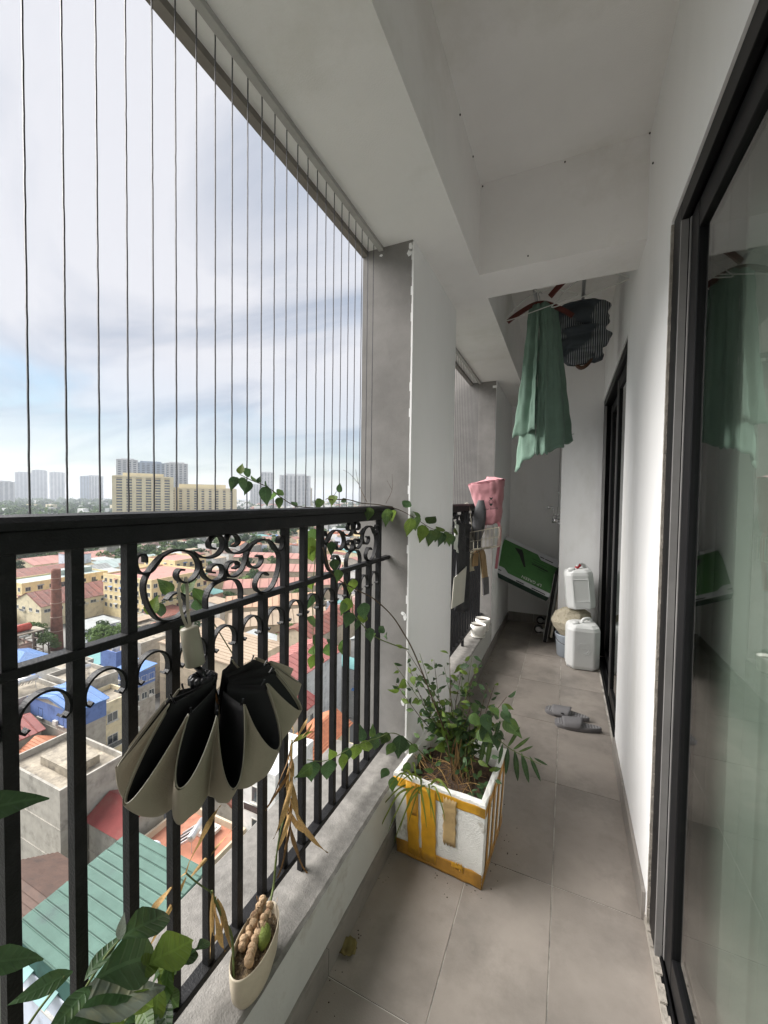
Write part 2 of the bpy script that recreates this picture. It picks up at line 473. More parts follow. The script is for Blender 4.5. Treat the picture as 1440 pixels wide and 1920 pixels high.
# ================================================================ sliding doors
def door(y0, y1, zt, stiles, label, handle_y=None):
    t = thing('sliding_door', (XW + .03, (y0 + y1) / 2, 0), label, 'door')
    x0 = XW + .006
    b = MB()
    b.box((x0, y1 - .10, .012), (x0 + .018, y1 - .002, zt - .002)).box((x0, y0 + .002, .012), (x0 + .018, y0 + .06, zt - .002))
    b.box((x0, y0 + .06, zt - .062), (x0 + .018, y1 - .10, zt - .002))
    b.box((x0 + .018, y0 + .004, .012), (x0 + .08, y0 + .05, zt - .004)).box((x0 + .018, y1 - .05, .012), (x0 + .08, y1 - .004, zt - .004))
    b.box((x0 + .018, y0 + .05, zt - .05), (x0 + .08, y1 - .05, zt - .004))
    b.build('frame', m_frame, t, bevel=.002)
    MB().box((x0 - .002, y1 - .112, .03), (x0 + .016, y1 - .1005, zt - .065)).build('frame_lip', m_framelip, t)
    b = MB()
    b.box((x0 + .004, y0 + .06, .002), (x0 + .08, y1 - .10, .022))
    for dx in (.012, .045, .075): b.box((x0 + dx, y0 + .06, .022), (x0 + dx + .004, y1 - .10, .036))
    b.build('track', m_frame, t)
    n = 0
    for (a, c, dx) in stiles:                 # sashes: from y=a to y=c, set back by dx
        s = MB()
        s.box((x0 + dx, c - .085, .04), (x0 + dx + .03, c, zt - .066)).box((x0 + dx, a, .04), (x0 + dx + .03, a + .07, zt - .066))
        s.box((x0 + dx + .001, a + .07, .04), (x0 + dx + .029, c - .085, .125)).box((x0 + dx + .001, a + .07, zt - .145), (x0 + dx + .029, c - .085, zt - .066))
        so = s.build('sash', m_frame, t, bevel=.003)
        MB().box((x0 + dx - .002, c - .012, .04), (x0 + dx + .004, c + .001, zt - .068)).build('sash_lip', m_framelip, so)
        MB().box((x0 + dx + .012, a + .06, .11), (x0 + dx + .018, c - .075, zt - .13)).build('pane', m_glass, so)
    return t
door(D1[0], D1[1], D1[2], ((.10, 1.455, .020), (-.68, .20, .055)), 'near black framed sliding glass door, reflecting the balcony')
door(D2[0], D2[1], D2[2], ((2.67, 3.30, .020), (3.22, 4.14, .055)), 'far black framed sliding door beside the water canisters')

m_curtain = M('green_sheer_curtain', (.52, .54, .505), .9, .06, 3, trans=.2, stretch=(1, 1, .2))
m_curtain2 = M('grey_curtain', (.30, .31, .31), .9, .08, 3, trans=.2)
def curtain(y0, y1, z0, z1, x, mat, label, seed, waves):
    rr = random.Random(seed)
    ph = [rr.uniform(0, 6.3) for _ in range(4)]
    def fn(u, v):
        y = y0 + (y1 - y0) * u
        a = waves * 2 * math.pi * u
        am = .013 * (.6 + .4 * v)
        x_ = x + am * (math.sin(a + .6 * math.sin(a * .37 + ph[0]) + .25 * v) + .35 * math.sin(2.3 * a + ph[1] + v)) + .004 * math.sin(.7 * a + ph[2] + 2 * v)
        return (x_, y + .01 * math.sin(1.7 * a + ph[3]), z1 + (z0 - z1) * v)
    o = MB().grid(fn, int(waves * 18), 8).build('curtain', mat, smooth=True, label=label, cat='curtain')
    return o
curtain(-.72, 1.96, .03, 2.45, XW + .128, m_curtain, 'pale green pleated curtain behind the near glass door', 2, 22)
curtain(2.30, 5.0, .03, 2.45, XW + .128, m_curtain2, 'dim grey curtain behind the far glass door', 4, 15)

# ================================================================ railings
XR = -.735
PB = .0903                                # bar pitch
SC_A = [(-.151, 1.23), (-.138, 1.239), (-.12, 1.237), (-.104, 1.217), (-.108, 1.199), (-.127, 1.188), (-.147, 1.1865), (-.169, 1.195), (-.185, 1.216), (-.196, 1.243), (-.199, 1.268), (-.193, 1.286), (-.179, 1.304), (-.163, 1.318), (-.141, 1.327), (-.117, 1.327), (-.092, 1.318), (-.076, 1.3), (-.073, 1.28), (-.086, 1.263), (-.105, 1.257), (-.12, 1.263), (-.128, 1.275), (-.123, 1.286), (-.111, 1.285)]
SC_B = [(-.195, 1.312), (-.196, 1.324), (-.204, 1.329), (-.213, 1.325), (-.215, 1.314), (-.211, 1.299), (-.2, 1.291), (-.184, 1.294), (-.171, 1.308), (-.160, 1.3215)]
SC_C = [(-.089, 1.3205), (-.07, 1.308), (-.046, 1.302), (-.021, 1.306), (-.0055, 1.32), (-.0055, 1.336), (-.014, 1.349), (-.032, 1.349), (-.044, 1.337), (-.043, 1.326), (-.028, 1.320)]
SC_E = [(-.0715, 1.299), (-.066, 1.276), (-.053, 1.257), (-.032, 1.247), (-.012, 1.251), (-.0045, 1.266), (-.011, 1.280), (-.028, 1.284), (-.041, 1.279), (-.043, 1.27), (-.03, 1.266)]
SC_F = [(-.053, 1.188), (-.053, 1.212), (-.040, 1.234), (-.018, 1.2425), (0, 1.244), (.018, 1.2425), (.040, 1.234), (.053, 1.212), (.053, 1.188)]
def railing(y0, y1, first, i0, i1, label, gaps=True):
    t = thing('railing', (XR, (y0 + y1) / 2, ZK), label, 'railing')
    # handrail: rounded cap on a flat bar
    def cap(yA, yB):
        prof = [(-.027, 1.388), (-.028, 1.399), (-.021, 1.407), (0, 1.410), (.021, 1.407), (.028, 1.399), (.027, 1.388)]
        vs = [(XR + a, y, z) for y in (yA, yB) for a, z in prof]; k = len(prof)
        return MB().add(vs, [(j, (j + 1) % k, k + (j + 1) % k, k + j) for j in range(k)] + [tuple(range(k)), tuple(range(2 * k - 1, k - 1, -1))])
    cap(y0, y1).build('handrail', m_black, t)
    MB().box((XR - .015, y0, 1.352), (XR + .015, y1, 1.3875)).build('handrail_bar', m_black, t, bevel=.003)
    MB().box((XR - .013, y0, 1.170), (XR + .013, y1, 1.186)).build('middle_rail', m_black, t, bevel=.002)
    MB().box((XR - .016, y0, .338), (XR + .016, y1, .356)).build('bottom_rail', m_black, t, bevel=.002)
    bw = .0095
    full = MB().box((-bw, -bw, .356), (bw, bw, 1.3525)).mesh('bar', m_black)
    low = MB().box((-bw, -bw, .356), (bw, bw, 1.1705)).mesh('bar', m_black)
    post = MB().box((-bw, -bw, ZK), (bw, bw, 1.3525)).mesh('post', m_black)
    pts = []
    for k in range(15):
        a = math.pi * k / 14
        pts.append((0, -.0345 * math.cos(a), 1.098 + .036 * math.sin(a)))
    curl = [(0, -.0345, 1.098), (0, -.0335, 1.086), (0, -.027, 1.080), (0, -.021, 1.085)]
    pts = [(x, y, z) for x, y, z in reversed(curl[1:])] + pts + [(x, -y, z) for x, y, z in curl[1:]]
    arch = MB().ribbon(pts, (1, 0, 0), .014, .004).mesh('arch', m_black, smooth=False)
    sc = {}
    for nm, P in (('scroll', SC_A), ('curl', SC_B), ('upper_curl', SC_C), ('lower_curl', SC_E)):
        for s in (1, -1):
            pp = spline([(0, s * y, z) for y, z in P], 4)
            sc[(nm, s)] = MB().ribbon(pp, (1, 0, 0), .0155, .0042).mesh(nm, m_black)
    sc[('centre_arch', 1)] = MB().ribbon(spline([(0, y, z) for y, z in SC_F], 4), (1, 0, 0), .0155, .0042).mesh('centre_arch', m_black)
    for i in range(i0, i1 + 1):
        y = first + PB * i
        k = i % 7
        nm, me = ('post', post) if k == 1 else (('bar', full) if k in (0, 2) else ('bar', low))
        put(nm, me, (XR, y, 0), t)
        if i < i1: put('arch', arch, (XR, y + PB / 2, 0), t)
        if k == 2 and i + 5 <= i1:
            yc = y + PB * 2.5
            p = MB().box((XR - .006, yc - .004, 1.2445), (XR + .006, yc + .004, 1.2665)).build('scroll_panel', m_black, t)
            for (n2, s), m2 in sc.items():
                put(n2, m2, (XR, yc, 0), p)
    return t
railing(Y0 + .25, 1.66, .299, -14, 14, 'near black iron railing with scrollwork, umbrella hanging on it')
railing(2.39, 3.90, 2.443, 0, 15, 'far black iron railing with things hung to dry')

# safety wire screens: aluminium track under the beam and taut vertical wires
def wires(y0, y1, label):
    t = thing('wire_screen', (-.80, (y0 + y1) / 2, 1.345), label, 'wire screen')
    MB().box((-.795, y0 + .004, ZB - .018), (-.772, y1 - .004, ZB - .0005)).build('track', m_track, t, bevel=.002)
    MB().box((-.812, y0 + .004, 1.345), (-.762, y1 - .004, 1.362)).build('rail_track', m_track, t, bevel=.002)
    rr = random.Random(1)
    y = y0 + .02
    while y < y1 - .01:
        pts = []
        n = 60
        for k in range(n + 1):
            z = 1.362 + (ZB - .002 - 1.362) * k / n
            pts.append((-.80 + rr.uniform(-.0003, .0003), y + rr.uniform(-.0003, .0003), z))
        MB().tube(pts, .0017, 4, cap=False).build('wire', m_wire, t)
        y += .0545
    return t
wires(Y0 + .25 + .018, 1.66, 'near screen of thin vertical safety wires above the railing')
wires(2.39, 3.90, 'far screen of closely seen vertical safety wires beyond the pillar')
# ================================================================ things on the balcony
def noise3(x, y, z):
    return (math.sin(x * 1.7 + 2.1 * math.sin(y * 1.3 + .5)) + math.sin(y * 2.3 + 1.7 * math.sin(z * 1.1 + 1.2)) + math.sin(z * 1.9 + 1.3 * math.sin(x * 2.1 + 2.2))) / 3

# ---- umbrella, half open, hanging handle-up from the scrollwork
m_ubeige = M('umbrella_beige', (.30, .265, .20), .75, .10, 10, .15, 400, trans=.08)
m_ublack = M('umbrella_black_lining', (.006, .006, .007), .7, .2, 10)
m_handle = M('umbrella_handle', (.30, .28, .215), .4, .05, 10)
m_rib = M('umbrella_rib', (.012, .012, .014), .3, .1, 10)
m_ribrust = M('umbrella_rib_brown', (.22, .085, .02), .5, .2, 20)
UC = Vector((-.610, .578, 0))
um = thing('umbrella', (UC.x, UC.y, .86), 'half folded beige umbrella with black lining hanging from the near railing', 'umbrella')
NR = 12
ur = random.Random(8)
UL = [(ur.uniform(.78, 1.12), ur.uniform(.75, 1.15)) for _ in range(NR)]      # every pleat falls a little differently
def hem(th):
    q = (NR * th / (2 * math.pi) + .15) % NR
    i = int(q); t = q - i
    lob = math.sin(math.pi * t) ** 1.1
    ra, za = UL[i % NR]
    r = .112 + .100 * lob * ra
    z = 1.040 - .096 * lob * za + .006 * math.sin(3 * th)
    return r, z, lob
def upos(th, r, z):
    x = UC.x + r * math.cos(th) * (.50 if math.cos(th) < 0 else .62)
    y = UC.y + r * math.sin(th) * (1.20 if math.sin(th) > 0 else .92)
    tl = (1.06 - z)
    return (x + .02 * tl, y - .16 * tl - .03 * (math.sin(th) < 0) * 0, 1.098 - tl * .92 - .02 * math.cos(th) * (1 if math.cos(th) > 0 else .2))
def outer(u, v):
    th = 2 * math.pi * u
    r, z, lob = hem(th)
    k = 1 - v
    low = .118 + .030 * math.sin(NR * th * .5 + 1.2)             # pleats keep creasing the fabric down to the rim
    rr_ = (r * k + low * v) * math.cos(math.pi / 2 * v ** 3.2) + .004
    zz = z - (z - .866) * math.sin(math.pi / 2 * v) ** .9
    w_ = .0035 * math.sin(19 * th + 7 * v) * math.sin(math.pi * v) + .0025 * math.sin(41 * th - 5 * v) * math.sin(math.pi * v)
    return upos(th, max(rr_ + w_, .004), zz + w_)
def inner(u, v):
    th = 2 * math.pi * u
    r, z, lob = hem(th)
    r -= .0045
    rr_ = r * (1 - v) + .018 * v
    zz = z - .002 - .050 * math.sin(math.pi * v) * lob + .012 * v
    return upos(th, rr_, zz)
MB().grid(outer, 288, 18, closeu=True).build('canopy', m_ubeige, um, smooth=True)
MB().grid(inner, 288, 8, closeu=True).build('lining', m_ublack, um, smooth=True)
MB().tube([upos(2 * math.pi * i / 288, hem(2 * math.pi * i / 288)[0], hem(2 * math.pi * i / 288)[1] + .0006) for i in range(288)], .0011, 4, closed=True).build('hem_piping', m_handle, um)
hs = [Vector((-.645, .566, 1.092)), Vector((-.665, .566, 1.104)), Vector((-.678, .562, 1.180))]
MB().tube([hs[0] + Vector((.01, .01, -.05)), hs[0], hs[1]], .006, 8).build('shaft', m_rib, um, smooth=True)
hp = hs[2] - hs[1]
MB().tube([hs[1], hs[1] + hp * .03, hs[1] + hp * .5, hs[1] + hp * .96, hs[2]], [.0165, .0185, .0185, .0175, .015], 20).build('handle', m_handle, um, smooth=True)
st = []
for s in (-1, 1):
    st.append(MB().ribbon(spline([(-.678, .562 + s * .003, 1.178), (-.694, .566 + s * .007, 1.205), (-.722, .584 + s * .010, 1.248), (-.737, .598 + s * .005, 1.268)], 6), (.6, .5, 0), .006, .0015).build('strap', m_handle, um))
for i in range(NR):
    th = 2 * math.pi * (i - .15) / NR
    r, z, _ = hem(th)
    e = Vector(upos(th, r * .98, z + .002))
    lowc = Vector((UC.x, UC.y - .03, .93))
    c = hs[0] + Vector((math.cos(th) * .018, math.sin(th) * .018, -.012))
    rb = MB().tube([e + Vector((0, 0, .003)), e, e.lerp(lowc, .10)], [.0022, .0018, .0012], 5).build('rib', m_rib, um)
    MB().lathe([(.001, -.011), (.009, -.006), (.0095, .006), (.001, .011)], c, 8).build('rib_joint', m_rib, rb, smooth=True)
    c2 = c + Vector((math.cos(th) * .012, math.sin(th) * .012, -.05))
    MB().tube([c + Vector((0, 0, -.008)), c2], .0026, 5).build('stretcher', m_ribrust if i % 2 else m_rib, rb)
MB().ribbon(spline([(-.64, .775, .985), (-.655, .80, .95), (-.665, .825, .89), (-.67, .848, .83)], 4), (.3, .6, .4), .022, .001).build('tie_band', m_ubeige, um)

# ---- white foam box used as a planter, patched with yellow packing tape
m_foam = M('white_polystyrene', (.78, .775, .74), .8, .06, 20, .45, 190, stain=(.34, .31, .25), stain_lo=.60, stain_hi=.72, stain_scale=9)
m_tape = M('yellow_tape', (.62, .32, .025), .28, .18, 16, .3, 40, spec=.5)
m_tape2 = M('brown_tape', (.46, .23, .035), .32, .25, 12, .3, 40, spec=.5)
m_tape3 = M('tan_tape', (.44, .31, .15), .4, .2, 18, .3, 50)
m_soil = M('soil', (.055, .036, .024), .95, .55, 40, 1.0, 70, stain=(.12, .07, .04), stain_lo=.5, stain_hi=.65, stain_scale=30)
BX, BY, BH, BR = -.415, 1.655, .335, R(-3.5)
fb = thing('foam_planter', (BX, BY, 0), 'white polystyrene box planter patched with yellow tape on the floor', 'planter')
bm_rot = rotz(BR)
def bl(x, y, z, grow=0.0):
    """point on the box: x,y in [-1,1] of the half size at height z (the box flares upwards)"""
    h = .172 + .016 * z / BH + grow
    v = bm_rot @ Vector((x * h, y * (h + .004), 0))
    return (BX + v.x, BY + v.y, z)
b = MB()
ring = [(-1, -1), (1, -1), (1, 1), (-1, 1)]
levels = [(0.002, 1, 0), (BH, 1, 0), (BH, .865, 0), (.06, .865, 0)]
rr = random.Random(9)
vs = []; fs = []
N = 12
def ringpts(k, z, jit):
    out = []
    for a in range(4):
        p, q = ring[a], ring[(a + 1) % 4]
        for i in range(N):
            t = i / N
            out.append(bl((p[0] + (q[0] - p[0]) * t) * k, (p[1] + (q[1] - p[1]) * t) * k, z + rr.uniform(-jit, jit)))
    return out
for z, k, j in ((.002, .985, 0), (.012, 1, 0), (BH - .012, 1, 0), (BH - .002, .992, .003), (BH, .97, .003), (BH - .001, .885, .003), (BH - .010, .868, .002), (.05, .86, 0)):
    vs += ringpts(k, z, j)
n4 = 4 * N
for i in range(7):
    for j in range(n4):
        j2 = (j + 1) % n4
        fs.append((i * n4 + j, i * n4 + j2, i * n4 + n4 + j2, i * n4 + n4 + j))
fs.append(tuple(range(n4 - 1, -1, -1)))
b.add(vs, fs).build('box', m_foam, fb, bevel=.003)
def soilf(u, v):
    x, y = (u - .5) * 1.72, (v - .5) * 1.72
    p = bl(x, y, .255 + .022 * noise3(x * 5, y * 5, 1) + .012 * noise3(x * 14, y * 13, 3) + .02 * (1 - x * x))
    return p
MB().grid(soilf, 24, 24).build('soil', m_soil, fb, smooth=True)
def strip(face, t0, t1, z0, z1, off, mat, wav=0):
    """tape on one face: face 0 = towards the camera, 1 = right side, 2 = left side"""
    def q(t, z):
        g = off
        if face == 0: x, y, z_ = bl(t, -1, z); d = bm_rot @ Vector((0, -g, 0))
        elif face == 1: x, y, z_ = bl(1, t, z); d = bm_rot @ Vector((g, 0, 0))
        else: x, y, z_ = bl(-1, t, z); d = bm_rot @ Vector((-g, 0, 0))
        return (x + d.x, y + d.y, z_)
    n, m = 10, 10
    def fn(u, v):
        t = t0 + (t1 - t0) * u; z = z0 + (z1 - z0) * v
        if v in (0, 1) or u in (0, 1): t += wav * math.sin(31 * v + 3 * u + z0 * 50) * .5; z += wav * .25 * math.sin(27 * u + t0 * 9)
        return q(t, z)
    return MB().grid(fn, n, m).build('tape', mat, fb, solid=.0008, smooth=True)
strip(0, -.99, .995, .285, .322, .0012, m_tape, .012)
strip(1, -.995, .99, .288, .324, .0012, m_tape2, .012)
strip(0, -1.0, 1.0, .004, .062, .0026, m_tape2, .02)
strip(1, -1.0, 1.0, .004, .045, .0026, m_tape2, .02)
strip(0, -.70, -.42, .02, .318, .0038, m_tape, .015)
strip(0, -.36, -.02, .02, .318, .0038, m_tape, .015)
strip(0, -.58, -.46, .19, .322, .0050, m_tape2, .02)
strip(0, .14, .42, .125, .310, .0038, m_tape3, .03)
for t0, t1 in ((-.80, -.62), (-.36, -.18), (.10, .28), (.60, .78)): strip(1, t0, t1, .02, .33, .0036, m_tape2, .02)
strip(0, .34, .60, .045, .066, .0048, m_tape, .03)
# a short piece of grey pipe lying on the soil
MB().tube([(-.475, 1.512, .305), (-.47, 1.511, .306), (-.40, 1.497, .299), (-.395, 1.496, .298)], [.012, .0155, .0155, .012], 12).build('stone_rod', M('grey_stone', (.22, .20, .175), .9, .15, 20, .4, 150), smooth=True, label='short rounded grey stone rod lying at the foam planter edge', cat='stone')

# ---- small oval pot on the kerb
m_cream = M('cream_ceramic', (.52, .455, .35), .5, .08, 14, .1, 120, stain=(.30, .24, .17), stain_lo=.6, stain_hi=.75, stain_scale=12)
OP = (-.664, .738, ZK + .001)
op = thing('oval_pot', OP, 'small cream oval pot with dried rhizomes on the near kerb', 'pot')
prof = [(.60, 0), (.78, .006), (.93, .03), (.985, .065), (1.0, .094), (.985, .098), (.955, .096), (.93, .080), (.90, .070)]
def oval(prof, c, a, bb, name, mat, parent, n=40):
    return MB().lathe([(r, z) for r, z in prof], c, n, sx=a, sy=bb, rz=R(14)).build(name, mat, parent, smooth=True)
oval(prof, OP, .044, .092, 'pot', m_cream, op)
def opsoil(u, v):
    a = 2 * math.pi * u; r = .92 * v
    x, y = .044 * r * math.cos(a), .092 * r * math.sin(a)
    c, s = math.cos(R(14)), math.sin(R(14))
    return (OP[0] + x * c - y * s, OP[1] + x * s + y * c, OP[2] + .074 + .007 * noise3(x * 160, y * 160, 2))
MB().grid(opsoil, 28, 8, closeu=True).build('gravel', M('pot_gravel', (.20, .15, .09), .95, .5, 120, .8, 200, stain=(.07, .05, .035), stain_lo=.45, stain_hi=.6, stain_scale=90), op, smooth=True)

# ---- white flower pots on the far kerb
m_wpot = M('white_ceramic', (.72, .70, .65), .35, .05, 12, stain=(.45, .38, .28), stain_lo=.62, stain_hi=.8, stain_scale=16)
for x, y, lab in ((-.668, 3.45, 'white round pot on the far kerb, nearer of the two'), (-.668, 3.64, 'white round pot on the far kerb, behind the other')):
    t = thing('flower_pot', (x, y, ZK), lab, 'pot', 'white pots on the far kerb')
    MB().lathe([(.030, .008), (.048, .010), (.060, .030), (.066, .070), (.066, .108), (.061, .108), (.058, .09), (.02, .088)], (x, y, ZK), 28).build('pot', m_wpot, t, smooth=True)
    MB().lathe([(.045, .0), (.058, .004), (.062, .016), (.058, .016), (.05, .009)], (x, y, ZK + .001), 28).build('saucer', m_wpot, t, smooth=True)
    MB().lathe([(.0585, .089), (.03, .094), (.001, .093)], (x, y, ZK), 20).build('soil', m_soil, t, smooth=True)

# ---- slippers
m_slip = M('grey_rubber', (.17, .165, .17), .7, .08, 20, .1, 200)
m_slip2 = M('light_grey_insole', (.30, .295, .30), .75, .1, 30, .1, 200)
def slipper(toe, ang, lab, mir):
    t = thing('slipper', (toe[0], toe[1], .001), lab, 'slipper', 'pair of grey slippers')
    Rz = rotz(ang)
    T = Vector((toe[0], toe[1], .001))
    def W(x, y, z): return tuple(Rz @ Vector((x, y * mir, z)) + T)
    def hw(s):                        # half width along the sole
        return .050 * (math.sin(math.pi * min(1, max(0, s)) ** .62) ** .42) * (1 - .22 * max(0, (s - .35)) / .65)
    n = 22
    out = []
    for i in range(n + 1):
        s = .004 + .992 * i / n
        out.append((s * .272, hw(s)))
    loop = [(x, w + .004 * math.sin(x * 11)) for x, w in out] + [(x, -w + .004 * math.sin(x * 11)) for x, w in reversed(out)]
    k = len(loop)
    b = MB()
    rows = [(0, .97), (.004, 1), (.020, 1.0), (.025, .95)]
    cx = .136
    vs = []
    for z, g in rows:
        vs += [W(cx + (x - cx) * (1 - (1 - g) * .5), y * g, z + .006 * max(0, (x - .18) / .09)) for x, y in loop]
    fs = [(i * k + j, i * k + (j + 1) % k, i * k + k + (j + 1) % k, i * k + k + j) for i in range(3) for j in range(k)]
    fs += [tuple(range(k - 1, -1, -1)), tuple(3 * k + j for j in range(k))]
    so = b.add(vs, fs).build('sole', m_slip, t)
    b = MB()
    for i in range(15):                # moulded ridges of the insole
        s = .08 + .86 * i / 14
        w = hw(s) * .82
        x = s * .272
        b.box((x - .0030, -w, .0248), (x + .0030, w, .0266 + .006 * max(0, (x - .18) / .09)))
    b.v = [W(*v) for v in b.v]
    b.build('insole', m_slip2, t)
    def strap(u, v):
        a = math.pi * u
        x = .055 + .095 * v + .012 * math.sin(a) * (1 if v > .5 else -1)
        w = hw(x / .272) + .004
        return W(x, -w * math.cos(a), .014 + (.032 + .018 * v) * math.sin(a) ** .9)
    MB().grid(strap, 18, 8).build('strap', m_slip, t, smooth=True, solid=.005)
    o = MB().lathe([(.001, -.002), (.009, 0), (.001, .002)], (0, 0, 0), 10)
    o.v = [W(x * 1.4 + .115, -.046 - z * 2 - .004, y * .7 + .034) for x, y, z in o.v]
    o.build('badge', m_frame, t)
slipper((-.102, 2.945), R(-7), 'grey slipper lying further from us, half behind the other', 1)
slipper((-.040, 2.800), R(3), 'grey slipper lying nearer to us on the tiles', -1)

# ---- fallen leaf
m_dryleaf = M('fallen_leaf', (.16, .13, .045), .8, .3, 40, rnd=.1)
def lf(u, v):
    x = (u - .5) * .052; y = (v - .5) * .05 * math.sin(math.pi * (.12 + .76 * u)) ** .5 * 1.1
    return (-.598 + x * .9 - y * .3, 1.085 + y + x * .3, .004 + .008 * abs(y) / .02 + .006 * math.sin(9 * u) ** 2)
MB().grid(lf, 9, 7).build('fallen_leaf', m_dryleaf, smooth=True, solid=.0006, label='small curled yellow brown leaf fallen beside the kerb skirting', cat='leaf')

# ---- water canisters, bucket and foam lump
m_can = M('translucent_white_plastic', (.74, .75, .74), .38, .03, 5, .06, 30, trans=.12)
m_canrelief = M('white_plastic_relief', (.68, .69, .685), .4, .03, 5)
def canister(c, rz, tilt, w, d, h, lab, red=False):
    t = thing('water_canister', c, lab, 'canister')
    Q = Matrix.Rotation(rz, 3, 'Z') @ Matrix.Rotation(tilt, 3, 'Y')
    C_ = Vector(c)
    def W(p): return tuple(Q @ Vector(p) + C_)
    def oct_(k, z, ch):
        a, b_ = w / 2 * k, d / 2 * k
        return [(-a + ch, -b_, z), (a - ch, -b_, z), (a, -b_ + ch, z), (a, b_ - ch, z), (a - ch, b_, z), (-a + ch, b_, z), (-a, b_ - ch, z), (-a, -b_ + ch, z)]
    rows = [oct_(.90, 0, .05), oct_(.97, .008, .05), oct_(1, .03, .048), oct_(1, h * .86, .048), oct_(.95, h * .93, .05), oct_(.80, h * .985, .05), oct_(.6, h, .04)]
    vs = [W(p) for r in rows for p in r]
    fs = [(i * 8 + j, i * 8 + (j + 1) % 8, i * 8 + 8 + (j + 1) % 8, i * 8 + 8 + j) for i in range(len(rows) - 1) for j in range(8)]
    fs += [tuple(range(7, -1, -1)), tuple(8 * (len(rows) - 1) + j for j in range(8))]
    MB().add(vs, fs).build('body', m_can, t, bevel=.012)
    b = MB().lathe([(.030, 0), (.030, .022), (.027, .030), (.001, .031)], (0, 0, 0), 18)
    b.v = [W((x - w * .24, y - d * .22, z + h * .955)) for x, y, z in b.v]
    b.build('cap', m_can, t, smooth=True)
    hp_ = spline([(-w * .05, -d * .1, h * .97), (w * .02, -d * .06, h + .028), (w * .22, d * .1, h + .028), (w * .33, d * .2, h * .95)], 5)
    MB().tube([W(p) for p in hp_], .013, 8).build('handle', m_can, t, smooth=True)
    b = MB()
    pan = [(-w * .27, h * .20), (w * .27, h * .20), (w * .27, h * .76), (-w * .27, h * .76)]
    if red:
        for i in range(4):
            p, q = pan[i], pan[(i + 1) % 4]
            b.tube([W((p[0], -d / 2 - .0005, p[1])), W((q[0], -d / 2 - .0005, q[1]))], .003, 5)
    else:
        for r_ in (.052, .038):
            b.tube([W((r_ * math.cos(a * .3142), -d / 2 - .0005, h * .48 + r_ * math.sin(a * .3142))) for a in range(20)], .0018, 4, closed=True)
        for x0 in (-.012, -.004, .004, .012): b.box(*[(x0 - .0015, -d / 2 - .0015, h * .46), (x0 + .0015, -d / 2 + .001, h * .5)])
        b.v[-32:] = [W(v) for v in b.v[-32:]]
    b.build('moulded_mark', m_canrelief, t)
    if red:
        b = MB().tube([W((-w * .06, -d * .1, h + .006)), W((w * .10, -d * .02, h + .034))], .0155, 8).build('red_tape', M('red_tape', (.45, .02, .03), .45), t, smooth=True)
        MB().tube([W(p) for p in spline([(-w * .3, -d * .3, h * .97), (-w * .12, -d * .2, h + .03), (w * .2, 0, h + .045), (w * .5, d * .1, h * .92)], 6)], .003, 5).build('string', m_canrelief, t)
    return t
canister((.148, 3.905, 0.001), R(6), 0, .262, .235, .385, 'white plastic water canister with round moulded mark standing on the floor')
m_bucket = M('pale_blue_plastic', (.50, .56, .63), .4, .04, 5, trans=.1)
bk = thing('bucket', (.035, 4.105, 0), 'pale blue plastic bucket half hidden behind the standing canister', 'bucket')
MB().lathe([(.085, .001), (.092, .004), (.108, .20), (.114, .205), (.110, .21), (.104, .2), (.09, .02)], (.035, 4.105, 0), 28).build('tub', m_bucket, bk, smooth=True)
MB().tube([(.035 + .111 * math.cos(a), 4.105 - .111 * math.sin(a), .19 - .06 * math.sin(a)) for a in [math.pi * i / 12 for i in range(13)]], .0025, 5).build('handle', m_wire, bk)
m_lump = M('beige_foam', (.47, .42, .32), .95, .12, 60, .9, 140, stain=(.33, .29, .21), stain_lo=.5, stain_hi=.65, stain_scale=40)
rr = random.Random(21)
pr = [(.05, .0), (.105, .004), (.150, .075), (.160, .13), (.135, .205), (.10, .245), (.04, .258), (.001, .259)]
b = MB().lathe(pr, (0, 0, 0), 9, sx=1.12, sy=.78, rz=.3)
b.v = [(x + .070 + .018 * noise3(x * 30, y * 30, z * 20), y + 4.085 + .02 * noise3(y * 30, z * 30, x * 9), z + .205 + .012 * noise3(z * 40, x * 40, y * 9)) for x, y, z in b.v]
b.build('foam_lump', m_lump, label='rough beige foam lump between the bucket and the upper canister', cat='foam', bevel=.012, sub=0)
canister((.135, 4.075, .475), R(9), R(-6), .235, .20, .355, 'white plastic canister with red taped handle, on the foam lump', True)

# ---- folded platform trolley standing on edge
ct = thing('platform_trolley', (-.15, 4.6, 0), 'black folded platform trolley standing on edge by the green carton', 'trolley')
lean = Matrix.Rotation(R(7.5), 3, 'Y')
def CT(p): return tuple(lean @ Vector(p) + Vector((-.175, 4.37, .004)))
def cbox(b, lo, hi):
    o = MB().box(lo, hi); o.v = [CT(v) for v in o.v]; b.add(o.v, o.f); return b
cbox(MB(), (-.016, 0, 0), (.016, .46, .72)).build('deck', m_frame, ct, bevel=.006)
b = MB()
for lo, hi in (((-.020, -.004, .01), (-.016, .004, .71)), ((.016, -.004, .01), (.020, .004, .71))): cbox(b, lo, hi)
b.build('edge_trim', m_track, ct)
hb = spline([(.05, .03, .06), (.052, .03, .45), (.052, .04, .66), (.052, .23, .69), (.052, .42, .66), (.05, .43, .06)], 5)
MB().tube([CT(p) for p in hb], .013, 8).build('push_handle', M('cream_tube', (.50, .47, .40), .45, .05), ct, smooth=True)
m_rub = M('black_rubber', (.02, .02, .02), .8, .1)
m_hub = M('grey_wheel_hub', (.34, .335, .33), .5, .08)
